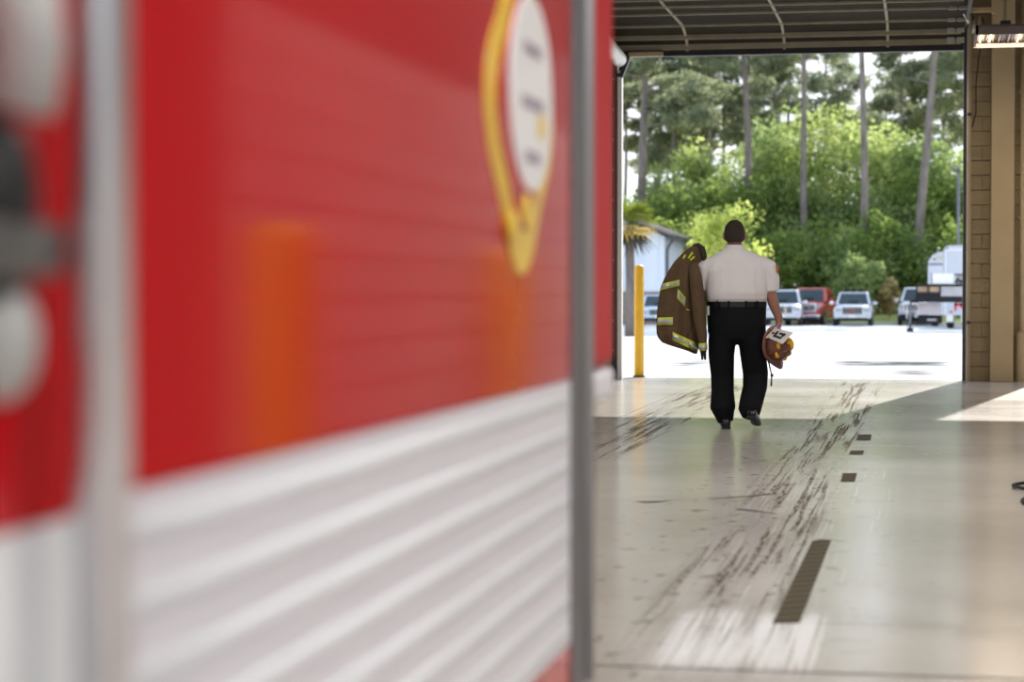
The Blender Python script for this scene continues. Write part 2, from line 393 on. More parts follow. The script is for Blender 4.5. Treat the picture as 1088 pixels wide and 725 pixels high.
# hanging tube lights
mat('lamp_housing', (.16, .12, .12), .4); mat('reflector', (.30, .27, .24), .4, metal=.6)
mat('tube_glow', (1, .9, .7), .4, emit=((1, .78, .48), 2.2)); mat('tube_off', (.55, .53, .5), .3)
def high_bay(loc, label, watts, off=(2, 3), tint=(1, .97, .95)):
    lz = loc[2]
    t = thing('high_bay_light', label, 'ceiling light', loc, group='tube lights hanging over the bays')
    MB().box(0, .72, 0, .03, 0, .11).box(0, .72, 1.17, 1.2, -.03, .08).box(0, .03, 0, 1.2, 0, .1).box(.69, .72, 0, 1.2, 0, .1).box(.0, .72, 0, 1.2, .1, .12).build('housing', MATS['lamp_housing'], t)
    MB().box(.30, .42, .3, .9, .12, .20).build('ballast_box', MATS['dark_metal'], t)
    for k in range(6):
        xx = .075 + k * .114
        MB().add([(xx - .05, .03, .03), (xx, .03, .095), (xx + .05, .03, .03), (xx - .05, 1.17, .03), (xx, 1.17, .095), (xx + .05, 1.17, .03)], [(0, 1, 4, 3), (1, 2, 5, 4)]).build('reflector', MATS['reflector'], t)
        MB().tube([(xx, .05, .045), (xx, 1.15, .045)], .013, 10).build('lamp_tube', MATS['tube_off' if k in off else 'tube_glow'], t, smooth=True)
    for yy in (.3, .9): MB().tube([(.36, yy, .2), (.36, yy, TOP - lz - .45)], .008, 6).build('hanger_wire', MATS['galv'], t)
    al = bpy.data.lights.new('lamp_light', 'AREA'); al.shape = 'RECTANGLE'; al.size = .68; al.size_y = 1.14; al.energy = watts; al.color = tint
    o = bpy.data.objects.new('lamp_light', al); COL.objects.link(o); o.parent = t; o.location = (.36, .6, .02); return t
f0 = on_z(1035, 37, 4.30)
high_bay((f0.x + .02, f0.y, 4.30), 'hanging tube light with glowing lamps beside the tan column', 22, tint=(1, .82, .58))
for xx, yy, w_ in ((-.3, -3.5, 60), (-.3, 2.0, 75), (-.3, 8.0, 75), (-.5, 14.0, 100), (4.6, -2, 110), (4.6, 4, 110), (4.8, 20, 70), (9.5, 2, 110), (9.5, 10, 100), (9.5, 18, 80), (-4.9, 12, 80), (-8.5, 6, 80), (-8.5, 18, 60)):  # unseen tube lights, added to brighten the interior
    high_bay((xx, yy, 5.5), 'unseen tube light added over the hall to brighten it', w_, off=())

# small block room right of the aisle: its wall and bollards mirror in the truck's paint
RX, RY0, RY1, RH = 1.0, 7.95, 17.4, 3.6
rm = MB().box(RX + .03, RX + 2.6, RY0, RY1, 0, RH).build('wall_room', mat('dark_mortar', (.12, .11, .10), .8)); tag(rm, 'pale block walls of a small equipment room beside the aisle', 'wall', kind='structure')  # near face coloured dark so the truck's paint mirrors darkness there
for r in range(12):
    y = RY0 + .005; first = bw / 2 if r % 2 else bw
    while y < RY1 - .03:
        y1 = min(y + first - .01, RY1 - .005)
        if y1 - y > .04: block(rm, RX, RX + .035, y, y1, r * bh + .005, r * bh + bh - .005, 'pale_block')
        y += first; first = bw
def bollard(x, y, r, h, label, z=0):
    t = thing('bollard', label, 'bollard', (x, y, z), group='yellow bollards')
    pr = [(r * 1.0, 0), (r, h - r * .6), (r * .9, h - r * .3), (r * .6, h - r * .08), (r * .1, h)]
    MB().loft([[(math.cos(k * math.pi / 12) * a, math.sin(k * math.pi / 12) * a, z_) for k in range(24)] for a, z_ in pr]).build('post', MATS['yellow'], t, smooth=True)
    MB().tube([(0, 0, 0), (0, 0, .02)], r * 1.25, 20).build('base_flange', MATS['joint'], t)
B1 = (-1.6 + math.tan(YAW + math.atan(237 / F)) * 7.8, 7.8); B2 = (-1.6 + math.tan(YAW + math.atan(6 / F)) * 12.4, 12.4)
bollard(B1[0] - .02, B1[1] - .15, .13, 1.5, 'yellow bollard at the near corner of the block equipment room')
bollard(B2[0], B2[1], .14, 1.5, 'yellow bollard at the far end of the block equipment room')
bp_ = on_z(668, 404.2)
bollard(bp_.x, WY + .5, .07, on_Y(668, 281.5, WY + .5).z - gz(WY + .5) , 'slim yellow bollard outside the left door jamb')

# ------------------------------------------------------------------ fire truck
d_ = .8
trk = thing('fire_truck', 'glossy red fire truck with white striped side and gold emblem', 'fire truck', (-2.0, 1.0, 0))
def T(mb): return mb.xf(Matrix.Translation((2.0, -1.0, 0)))
mat('red_paint', (.52, .003, .008), .08, coat=.0, spec=.32)
mat('white_vinyl', (.72, .71, .77), .35, spec=.4)
mat('white_rib', (.80, .83, .86), .35, spec=.4)
mat('alu', (.62, .62, .64), .32, metal=.9)
mat('trim_dark', (.16, .16, .17), .45, metal=.3)
mat('gold', (.80, .55, .05), .35)
mat('emblem_white', (.85, .85, .85), .4)
mat('emblem_grey', (.35, .30, .35), .4)
YP = on_X(120, 300, -d_).y; YE = on_X(606, 300, -d_).y + .02; YC = on_X(621, 300, -d_).y
zs = 1.038; zr = .432
def side(x, y): return on_X(x, y, -d_)
zs = side(613, 401).z; zr = side(613, 677).z
T(MB().box(-3.2, -d_ - .02, -4.2, YE - .03, .34, 3.1)).build('body', MATS['red_paint'], trk, bevel=.03)
T(MB().box(-d_ - .02, -d_, YP, YE - .02, zs, 3.08)).build('upper_panel', MATS['red_paint'], trk)
T(MB().box(-d_ - .02, -d_, YP, YE - .02, zr, zs - .003)).build('white_panel', MATS['white_vinyl'], trk)
T(MB().box(-d_ - .02, -d_, YP, YE - .02, .32, zr - .003)).build('lower_panel', MATS['red_paint'], trk)
T(MB().box(-d_ - .02, -d_ - .004, -4.1, YP - .06, zs - .01, 3.08)).build('cab_door', MATS['red_paint'], trk)
T(MB().box(-d_ - .02, -d_ - .004, -4.1, YP - .06, .32, zs - .013)).build('white_door_panel', MATS['white_rib'], trk)
for k in range(8):
    zz = zs - .045 - k * .0765
    T(MB().tube([(-d_ + .0, YP + .02, zz), (-d_ + .0, YE - .04, zz)], [(.004, .013)] * 2, 10)).build('rib', MATS['white_rib'], trk, smooth=True)
# corner trim + rear overhang with lower cut-away
T(MB().box(-d_ - .03, -d_ + .006, YE - .02, YC, .30, 3.08)).build('corner_strip', MATS['trim_dark'], trk)
T(MB().tube([(-d_ + .0, YC, .30), (-d_ + .0, YC, 3.08)], .024, 16)).build('corner_trim', mat('trim_grey', (.30, .30, .31), .4, metal=.3), trk, smooth=True)
YO = on_X(652, 300, -d_ - .03).y; zo = on_X(645, 424, -d_ - .03).z
T(MB().box(-3.15, -d_ - .03, YC, YO, zs + .0, 3.05)).build('rear_hood', mat('red_satin', (.50, .02, .025), .5, spec=.12), trk, bevel=.03)
T(MB().box(-3.15, -d_ - .028, YC, YO + .002, zo, zs - .003)).build('rear_band', MATS['white_vinyl'], trk, bevel=.02)
# vertical grab rail
YR = on_X(108, 300, -d_ + .055).y
T(MB().tube([(-d_ + .055, YR, .25), (-d_ + .055, YR, 2.9)], .027, 18)).build('grab_rail', MATS['alu'], trk, smooth=True)
for zz in (.4, 1.6, 2.7): T(MB().tube([(-d_ - .01, YR, zz), (-d_ + .055, YR, zz)], .018, 12)).build('rail_bracket', MATS['alu'], trk, smooth=True)
# cab door hardware
h = side(10, 50); T(MB().tube([(-d_ + .02, h.y - .03, side(0, 120).z), (-d_ + .03, h.y - .03, side(0, 60).z), (-d_ + .02, h.y - .03, side(0, -60).z)], .034, 14)).build('mirror_arm', mat('dull_white', (.42, .43, .42), .4), trk, smooth=True)
c = side(2, 210); T(MB().ell((-d_ + .0, c.y - .01, c.z), (.03, .06, .075), 18, 10)).build('latch_recess', MATS['black'], trk, smooth=True)
c = side(18, 262); T(MB().box(-d_ - .01, -d_ + .03, c.y - .2, c.y + .055, c.z - .028, c.z + .022)).build('latch_handle', mat('dull_steel', (.25, .25, .24), .35, metal=.8), trk, bevel=.01)
c = side(2, 302); T(MB().ell((-d_ + .0, c.y - .015, c.z), (.02, .05, .028), 16, 8)).build('latch_lower_plate', MATS['black'], trk, smooth=True)  # black oval below the latch handle
c = side(10, 362); T(MB().ell((-d_ + .0, c.y - .02, c.z), (.03, .055, .055), 18, 10)).build('lock_cylinder', MATS['dull_white'], trk, smooth=True)
# emblem: gold scalloped badge with a white field and grey lettering bars
ec = Vector((-d_, side(553, 100).y, side(553, 118).z)); er = .30
def badge(rad, xoff, n=64, lobes=4, amp=.10, sy=1.12, dy=0., dz=0.):
    f_ = [(xoff, ec.y + dy + math.cos(a) * rad * sy * (1 + amp * math.cos(lobes * a)), ec.z + dz + math.sin(a) * rad * (1 + amp * math.cos(lobes * a))) for a in [2 * math.pi * k / n for k in range(n)]]
    b_ = [(xoff - .004, y, z) for _, y, z in f_]
    return MB().loft([b_, f_])
em = T(badge(er, -d_ + .004)).build('emblem', MATS['gold'], trk)
T(badge(er * .74, -d_ + .008)).build('emblem_field', MATS['red_paint'], em)
T(badge(er * .66, -d_ + .012, lobes=1, amp=.05, sy=1.22, dy=.06, dz=.04)).build('emblem_shield', MATS['emblem_white'], em)
for k, (zz, hw) in enumerate(((.13, .10), (.02, .12), (-.09, .08))):
    T(MB().box(-d_ + .011, -d_ + .014, ec.y + .07 - hw, ec.y + .07 + hw, ec.z + zz - .012, ec.z + zz + .012)).build('emblem_scroll', MATS['emblem_grey'], em)
for (yy, zz) in ((-.12, -.24), (.02, -.20), (.18, -.02)):
    T(MB().ell((-d_ + .01, ec.y + yy, ec.z + zz), (.004, .06, .035), 14, 6)).build('emblem_laurel', MATS['gold'], em, smooth=True)
for yy in (3.5, -2.6):
    for xx in (-1.12, -2.9):
        wh = T(MB().tube([(xx - .16, yy, .48), (xx + .16, yy, .48)], .48, 28)).build('wheel', MATS['rubber'], trk)
        T(MB().tube([(xx + .14, yy, .48), (xx + .17, yy, .48)], .26, 20)).build('hub', MATS['steel'], wh)

# ------------------------------------------------------------------ floor tape and coiled cable
def tape_mat():
    m = bpy.data.materials.new('worn_hazard_tape'); m.use_nodes = True; nt = m.node_tree; e = X(nt); b = nt.nodes['Principled BSDF']
    g = nt.nodes.new('ShaderNodeNewGeometry'); sp = nt.nodes.new('ShaderNodeSeparateXYZ'); nt.links.new(g.outputs['Position'], sp.inputs[0])
    v = e.m('ADD', e.m('MULTIPLY', sp.outputs[1], 1), e.m('MULTIPLY', sp.outputs[0], -.9))
    s = e.m('SINE', e.m('MULTIPLY', v, 2 * math.pi / .16))
    col = e.mix(e.step(s, -.1, .3), (.04, .032, .022), (.11, .088, .045))
    nt.links.new(col, b.inputs['Base Color']); b.inputs['Roughness'].default_value = .75; b.inputs['Specular IOR Level'].default_value = .15
    return m
tm = tape_mat()
def tape(pix, label):
    pts = [on_z(x, y, .002) for x, y in pix]
    n = len(pts); tp = [Vector((p.x, p.y, .003)) for p in pts]; bt = [Vector((p.x, p.y, .0)) for p in pts]
    o = MB().loft([bt, tp]).build('floor_tape', tm); tag(o, label, 'floor tape', 'worn floor tape strips'); return o
tape([(821, 662), (849.5, 662), (883, 574), (872, 573), (863, 575)], 'long striped tape strip on the floor next to tyre marks')
tape([(893, 512), (908, 512), (910.5, 503), (895.5, 503)], 'short brown tape remnant on the floor beyond the long striped tape')
tape([(902, 483), (917, 483), (918, 479), (904, 479)], 'thin faded tape scrap on the floor between two tape remnants')
tape([(910, 468), (925, 468), (926, 462), (912, 462)], 'worn brown tape remnant near the oily track marks by the doorway')
cc = on_z(1090, 521); cpts = []
for k in range(70):
    a = k / 69 * 2 * math.pi * 2.4; rr = .075 + .02 * math.sin(a * .7)
    cpts.append((cc.x + .02 + rr * math.cos(a) + .00 * k, cc.y - .95 * poly([(0, 0), (.42, 0), (.58, 1), (1, 1)], k / 69) + .1 + rr * 2.4 * math.sin(a), .013 + .006 * math.sin(a * 1.3) ** 2))
for k in range(10): cpts.append((cc.x + .11 + .012 * k, cc.y - .75 + .02 * k, .012))
tag(MB().tube(cpts, .011, 8).build('coiled_cable', MATS['rubber'], smooth=True), 'black cable lying in loose loops on the shiny floor', 'cable')
# crack lines in the slab: thin dark strips of filler
def crack(pix, wpx, label):
    a = [on_z(x, y) for x, y in pix]; m_ = MB()
    ft = [Vector((p.x, p.y - wd, .0015)) for p, wd in zip(a, wpx)]; bk = [Vector((p.x, p.y + wd, .0015)) for p, wd in zip(a, wpx)]
    P = [[p, q] for p, q in zip(ft, bk)]
    m_.grid(P); m_.grid([[Vector((p.x, p.y, 0)), Vector((q.x, q.y, 0))] for p, q in zip(ft, bk)])
    tag(m_.build('floor_crack', MATS['joint']), label, 'floor crack', kind='structure')
crack([(676, 533), (688, 534), (700, 533.5), (712, 532)], [.01, .05, .05, .01], 'short dark crack in the floor near the truck')
crack([(752, 531), (770, 529.5), (790, 528), (815, 526), (828, 525.5)], [.01, .025, .03, .03, .005], 'thin crack running across the floor toward tyre marks')
crack([(783, 541.5), (800, 543), (815, 545), (824, 546)], [.03, .04, .015, .01], 'short hooked crack in the floor below the longer crack')

# ------------------------------------------------------------------ yard
def yard_material():
    m = bpy.data.materials.new('yard_concrete'); m.use_nodes = True; nt = m.node_tree; e = X(nt); b = nt.nodes['Principled BSDF']
    g = nt.nodes.new('ShaderNodeNewGeometry'); pos = g.outputs['Position']; sp = nt.nodes.new('ShaderNodeSeparateXYZ'); nt.links.new(pos, sp.inputs[0])
    x, y = sp.outputs[0], sp.outputs[1]
    col = e.mix(e.step(e.noise(pos, .25, detail=5), .3, .7), (.50, .48, .45), (.60, .585, .555))
    # oil / water stains with a shape of their own
    n = e.noise(pos, 1, .8, 1.5, 5)
    def stain(px0, py0, px1, py1):
        a = on_yard(px0, py0); c = on_yard(px1, py1); return e.m('MULTIPLY', e.band(x, min(a.x, c.x), max(a.x, c.x), .35), e.band(y, min(a.y, c.y), max(a.y, c.y), .5))
    s = e.m('MAXIMUM', stain(700, 389, 760, 383.5), e.m('MAXIMUM', stain(885, 388.5, 1010, 384.5), stain(955, 398.5, 985, 394)))
    st = e.m('MULTIPLY', s, e.step(n, .36, .5))
    col = e.mix(e.m('MULTIPLY', st, .93), col, (.05, .05, .04))
    nt.links.new(col, b.inputs['Base Color']); b.inputs['Roughness'].default_value = .9; b.inputs['Specular IOR Level'].default_value = 0
    return m
YG = 113.0
o = MB()
o.add([(-70, WY + .351, -.001), (80, WY + .351, -.001), (80, WY + 1, -.001), (-70, WY + 1, -.001)], [(0, 1, 2, 3)])
o.add([(-70, WY + 1, -.001), (80, WY + 1, -.001), (80, YG, gz(YG)), (-70, YG, gz(YG))], [(0, 1, 2, 3)])
o.add([(-70, WY + .351, -.3), (80, WY + .351, -.3), (80, YG, -1.2), (-70, YG, -1.2)], [(3, 2, 1, 0)])
tag(o.build('yard_pavement', yard_material()), 'pale sunlit concrete yard outside the bay door', 'pavement', kind='structure')
mat('grass', (.34, .34, .08), .9, var=.35, vscale=1.2, bump=.5, bscale=8)
o = MB(); zg = gz(YG)
o.grid([[(-90, yy, z), (100, yy, z)] for yy, z in ((YG, zg + .12), (YG + 6, zg + .35), (YG + 25, zg + 1.2), (YG + 70, zg + 1.8))])
tag(o.build('grass_bank', MATS['grass']), 'strip of yellow-green grass along the wood edge', 'grass', kind='structure')
tag(MB().box(-70, 80, YG - .15, YG + .15, zg - .2, zg + .14).build('kerb', mat('kerb', (.45, .44, .40), .8, var=.1)), 'low concrete kerb between the yard and grass', 'kerb', kind='structure')
tag(MB().add([(-70, -80, -.05), (80, -80, -.05), (80, -7.6, -.05), (-70, -7.6, -.05)], [(0, 1, 2, 3)]).build('rear_apron', mat('apron', (.42, .41, .39), .85, var=.1)), 'concrete apron behind the rear bay doors', 'pavement', kind='structure')


# ------------------------------------------------------------------ metal building across the yard
mat('siding', (.62, .66, .70), .45, var=.05, vscale=.5); mat('roof_brown', (.17, .145, .135), .95, var=.1, spec=.0)
mat('wainscot', (.22, .18, .15), .85, var=.3, vscale=4); mat('gutter', (.07, .06, .055), .4)
BY = 111.5; bx = on_Y(706, 300, BY).x; bz = gz(BY); ev = on_Y(706, 251, BY).z - bz; BL = 13; BWd = 13; rg = 2.6
t = thing('metal_building', 'white metal-sided building with brown roof and stone base', 'building', (bx, BY, bz))
wm = MB()
wm.add([(-BWd, 0, 0), (0, 0, 0), (0, 0, ev), (-BWd / 2, 0, ev + rg), (-BWd, 0, ev), (-BWd, BL, 0), (0, BL, 0), (0, BL, ev), (-BWd / 2, BL, ev + rg), (-BWd, BL, ev)],
       [(0, 1, 2, 3, 4), (9, 8, 7, 6, 5), (1, 6, 7, 2), (5, 0, 4, 9), (0, 5, 6, 1)])
wm.build('wall', MATS['siding'], t)
for k in range(int(BL / .9)):
    MB().box(0, .04, .4 + k * .9, .46 + k * .9, 1.72, ev).build('siding_rib', MATS['siding'], t)
for k in range(14):
    xx = -.35 - k * .9
    if xx > -BWd: MB().box(xx, xx + .06, -.04, 0, 1.72, ev + rg * (1 - abs(xx + BWd / 2) / (BWd / 2)) - .05).build('siding_rib', MATS['siding'], t)
MB().box(-BWd - .05, .08, -.08, 0, 0, 1.72).box(0, .08, -.08, BL, 0, 1.72).build('stone_base', MATS['wainscot'], t)
for s_ in (0, 1):
    x0, x1 = (-BWd / 2, .45) if s_ else (-BWd - .45, -BWd / 2)
    za, zb2 = (ev + rg + .1, ev - .05) if s_ else (ev - .05, ev + rg + .1)
    MB().hexa([(x0, -.5, za), (x1, -.5, zb2), (x1, BL + .5, zb2), (x0, BL + .5, za), (x0, -.5, za + .12), (x1, -.5, zb2 + .12), (x1, BL + .5, zb2 + .12), (x0, BL + .5, za + .12)]).build('roof_plane', MATS['roof_brown'], t)
MB().box(.40, .56, -.5, BL + .5, ev - .14, ev + .05).build('gutter', MATS['gutter'], t)
for yy in (.2, on_X(724, 300, bx).y - BY, 12.5):
    MB().tube([(.48, yy, ev - .1), (.2, yy, ev - .5), (.12, yy, ev - .7), (.12, yy, .1)], .07, 8).build('downspout', MATS['gutter'], t)

# ------------------------------------------------------------------ vegetation
rng = np.random.default_rng(7)
leaf_mat('pine_leaf', (.17, .20, .12), (.34, .37, .22), .55)
leaf_mat('dark_leaf', (.13, .19, .05), (.28, .36, .09), .6)
leaf_mat('spring_leaf', (.28, .36, .10), (.50, .56, .21), .6)
leaf_mat('mid_leaf', (.16, .23, .08), (.33, .40, .15), .6)
leaf_mat('lime_leaf', (.40, .47, .10), (.62, .65, .2), .62)
leaf_mat('palm_green', (.10, .15, .02), (.26, .27, .05), .5)
leaf_mat('palm_gold', (.45, .30, .06), (.55, .42, .12), .5)
leaf_mat('reed', (.36, .28, .12), (.5, .42, .2), .4)
mat('bark', (.17, .145, .125), .9, var=.35, vscale=5, bump=.6, bscale=9, stretch=(1, 1, .25))
mat('bark_dark', (.06, .05, .04), .9, var=.3, vscale=5)
def leaves(name, m, parent, C, S, n, size, asp=1.0, flat=0.):
    """n leaf quads scattered in blobs with centres C and radii S"""
    C = np.asarray(C, float); S = np.asarray(S, float)
    k = rng.integers(0, len(C), n)
    d = rng.normal(size=(n, 3)); d /= np.linalg.norm(d, axis=1)[:, None]
    p = C[k] + d * (rng.random(n) ** .45)[:, None] * S[k]
    u = rng.normal(size=(n, 3)); u /= np.linalg.norm(u, axis=1)[:, None]
    w_ = rng.normal(size=(n, 3)); w_[:, 2] *= (1 - flat)
    w_ -= u * (w_ * u).sum(1)[:, None]; w_ /= np.linalg.norm(w_, axis=1)[:, None]
    s = (size * (.6 + .8 * rng.random(n)))[:, None]
    a, b = u * s * .5, w_ * s * .5 * asp
    V = np.stack([p - a, p + b * .9 - a * .1, p + a, p - b * .9 - a * .1], 1).reshape(-1, 3)
    me = bpy.data.meshes.new(name); me.vertices.add(4 * n); me.vertices.foreach_set('co', V.ravel())
    me.loops.add(4 * n); me.polygons.add(n); me.loops.foreach_set('vertex_index', np.arange(4 * n, dtype=np.int32))
    me.polygons.foreach_set('loop_start', np.arange(0, 4 * n, 4, dtype=np.int32))
    me.update(calc_edges=True); me.materials.append(MATS[m])
    o = bpy.data.objects.new(name, me); COL.objects.link(o); o.parent = parent; o['kind'] = 'stuff'; return o
def gy(Y): return poly([(YG, gz(YG) + .12), (YG + 6, gz(YG) + .35), (YG + 25, gz(YG) + 1.2), (YG + 70, gz(YG) + 1.8)], Y) if Y > YG else gz(Y)
def pine(px_base, px_top, Y, h, r, label, crown0=.45, nb=26, nl=5200, spread=3.2, name='pine_tree', group='tall pines behind the yard', low=None):
    p = on_Y(px_base, 320, Y); z0 = gy(Y); q = on_Y(px_top, 60, Y)
    lean = (q.x - p.x) / (q.z - z0)
    t = thing(name, label, 'tree', (p.x, Y, z0), 0, group)
    P = [Vector((lean * h * s + .12 * math.sin(s * 7 + px_base), .1 * math.sin(s * 5), h * s - .1 * (s == 0))) for s in np.linspace(0, 1, 9)]
    MB().tube(P, [r * (1.12 - .85 * s) for s in np.linspace(0, 1, 9)], 10).build('trunk', MATS['bark'], t, smooth=True)
    C = []; S = []; br = MB()
    for k in range(nb):
        s = crown0 + (1 - crown0) * (k + rng.random()) / nb; b0 = Vector((lean * h * s, 0, h * s)); a = rng.random() * 6.28
        L_ = spread * (1.15 - .75 * (s - crown0) / (1 - crown0)) * (.55 + .6 * rng.random())
        tip = b0 + Vector((math.cos(a) * L_, math.sin(a) * L_, L_ * (.05 + .3 * rng.random())))
        mid = b0.lerp(tip, .5) + Vector((0, 0, -.12))
        br.tube([b0, mid, tip], [.06, .04, .015], 5)
        for f_ in (.55, .8, 1.0):
            c = b0.lerp(tip, f_) + Vector(rng.normal(size=3)) * .25; C.append(c); S.append((.95, .95, .5))
    if low:
        for _ in range(low):
            s = crown0 * (.45 + .5 * rng.random()); b0 = Vector((lean * h * s, 0, h * s)); a = rng.random() * 6.28; L_ = 1.2 + rng.random()
            br.tube([b0, b0 + Vector((math.cos(a) * L_, math.sin(a) * L_, .35))], [.035, .01], 5)
    br.build('branches', MATS['bark'], t)['kind'] = 'stuff'
    leaves('needles', 'pine_leaf', t, C, S, int(nl * 2.1), .36, .42)
    return t
LM = [(690, 'behind the metal building'), (728, 'between the metal building and the round lime tree'), (768, 'behind the round lime tree'), (800, 'right of the round lime tree'), (831, 'behind the white car with split grille'), (862, 'behind the red pickup'),
      (886, 'between the red pickup and the roof-rack car'), (908, 'behind the roof-rack car'), (942, 'behind the dry reeds'), (970, 'behind the white pickup'), (992, 'behind the flatbed trailer'), (1016, 'behind the box truck'), (1045, 'right of the lamp post'), (1075, 'far right of the lamp post')]
def near(x): return min(LM, key=lambda q: abs(q[0] - x))[1]
def broad(px, Y, ztop, w, h, m, label, n=4200, leaf=.26, cat='tree', name='leafy_tree', group='leafy trees at the wood edge', trunk=.09, blobs=16, dens=1.0):
    """rounded leafy crown: ztop above ground, width w, crown height h"""
    p = on_Y(px, 320, Y); z0 = gy(Y)
    t = thing(name, label, cat, (p.x, Y, z0), 0, group)
    c0 = ztop - h / 2; C = []; S = []; st = MB()
    st.tube([(0, 0, -.1), (.08 * w * rng.normal() * .3, 0, c0 * .5), (0, 0, c0)], [trunk, trunk * .8, trunk * .5], 7)
    for k in range(blobs):
        d = rng.normal(size=3); d /= np.linalg.norm(d); f_ = .45 + .4 * rng.random()
        c = Vector((d[0] * w / 2 * f_, d[1] * w / 2 * f_, c0 + d[2] * h / 2 * f_)); C.append(c)
        q = (.22 + .16 * rng.random()); S.append((w * q, w * q, h * q * .8))
        st.tube([(0, 0, max(.3, c.z - h * .35)), c], [trunk * .45, trunk * .12], 5)
    st.build('trunk', MATS['bark_dark'], t, smooth=True)
    leaves('foliage', m, t, C, S, int(n * dens), leaf, .75)
    return t
# tall pines whose trunks stand clear against the wood
PY = 126.0
pine(682, 684, PY + 3, 25, .30, 'thick straight pine trunk rising behind the metal building', .42, 34, 9000, 4.2, low=5)
pine(797, 790, PY + 4, 26, .26, 'slender grey pine standing behind the lime-green round tree', .50, 30, 8000, 3.6, low=6)
pine(858, 852, PY + 2, 25, .23, 'thin straight pine rising behind the white car parked by the red pickup', .58, 24, 3800, 3.0, low=5)
pine(917, 916, PY - 3, 27, .24, 'straight bare-stemmed pine rising behind the white car with a roof rack', .66, 18, 2400, 2.6, low=6)
pine(972, 990, PY - 2, 26, .28, 'leaning grey pine rising left of the white box truck', .58, 26, 5200, 3.4, low=4)
# background pines, thinner and darker
for i, (x, Y, h, nl) in enumerate([(700, 165, 22, 6500), (718, 160, 21, 6000), (737, 170, 24, 6500), (755, 158, 22, 5500), (770, 166, 23, 6000), (822, 160, 22, 5500), (838, 168, 24, 5600),
                                   (876, 172, 21.5, 2400), (896, 165, 16.0, 2600), (941, 170, 16.5, 2600), (957, 162, 18.5, 4600), (1004, 166, 20, 5200), (1030, 160, 22, 5000), (664, 162, 23, 6000), (640, 165, 22, 5000), (1075, 168, 21, 4500)]):
    pine(x, x + rng.normal() * 2, Y, h, .16 + .05 * rng.random(), 'slim dark-stemmed pine deep in the wood ' + near(x), .42 if i < 7 else .55, 24, nl, 3.2, name='pine_tree', group='pines deep in the wood')
# leafy understorey
LB = 'spring-green leafy tree among the pine trunks'
for x, Y, zt, w, h, m, n in [(q[0], q[1] + 5, *q[2:6], int(q[6] * .5)) for q in [(752, 130, 10.2, 4.2, 5.0, 'spring_leaf', 4200), (728, 134, 8.0, 4.0, 4.5, 'mid_leaf', 3600), (705, 132, 8.5, 4.0, 4, 'mid_leaf', 3400), (775, 134, 8.2, 4.0, 4.6, 'mid_leaf', 3600),
                             (826, 131, 12.2, 4.8, 8.2, 'mid_leaf', 6000), (842, 128, 10.2, 4.2, 6.0, 'dark_leaf', 4200), (872, 130, 12.6, 5.0, 8.0, 'spring_leaf', 6000), (895, 127, 10.0, 4.2, 6.4, 'spring_leaf', 4600),
                             (930, 131, 11.6, 4.4, 7.4, 'spring_leaf', 5400), (950, 128, 11.2, 4.2, 6.8, 'spring_leaf', 5000), (975, 132, 11.4, 4.6, 6.6, 'mid_leaf', 5200), (998, 127, 10.2, 5.0, 6.6, 'mid_leaf', 5400), (1022, 130, 8.8, 4.6, 6.0, 'spring_leaf', 4800), (1060, 128, 9.0, 5, 6, 'mid_leaf', 4400), (690, 130, 6.5, 4, 4, 'mid_leaf', 3000), (812, 136, 9.6, 4.4, 6, 'mid_leaf', 4600)]]:
    lab = {'spring_leaf': 'spring-green leafy tree ', 'mid_leaf': 'mid-green leafy tree ', 'dark_leaf': 'dark green leafy tree '}[m] + near(x)
    broad(x, Y, zt, w, h, m, lab, n, .27)
# shrub belt along the grass
SB = 'dense dark green shrub in the row at the foot of the wood'
for i, x in enumerate(range(700, 1060, 17)):
    Y = 121 + 3 * rng.random(); zt = 3.6 + 2.2 * rng.random()
    broad(x + rng.normal() * 3, Y, zt, 3.6, zt * .95, 'dark_leaf' if i % 3 else 'mid_leaf', ('low dark green shrub ' if i % 3 else 'low mid-green shrub ') + near(x), 2000, .24, 'shrub', 'shrub', 'shrubs at the foot of the wood', .05, 12)
for i, x in enumerate(range(690, 1060, 20)):
    broad(x + rng.normal() * 3, 129 + 3 * rng.random(), 6.6 + 1.5 * rng.random(), 4.2, 5.4, 'dark_leaf' if i % 2 else 'mid_leaf', ('tall dark thicket shrub ' if i % 2 else 'tall mid-green thicket shrub ') + near(x), 2300, .27, 'shrub', 'thicket_shrub', 'thicket shrubs in the wood', .06, 14)
broad(914, 116.5, 3.5, 2.7, 3.2, 'mid_leaf', 'rounded yellow-green bush behind the white car with a roof rack', 2600, .2, 'bush', 'round_bush', None, .05, 12)
broad(945, 117, 2.0, 1.0, 1.9, 'reed', 'clump of dry straw-coloured reeds at the grass edge', 700, .3, 'reeds', 'reed_clump', None, .02, 8)
broad(773, 92, on_Y(773, 222, 92).z - gz(92), 3.5, 3.4, 'lime_leaf', 'small round lime-green tree in the yard beyond the man', 4200, .17, 'tree', 'round_tree', None, .07, 18)
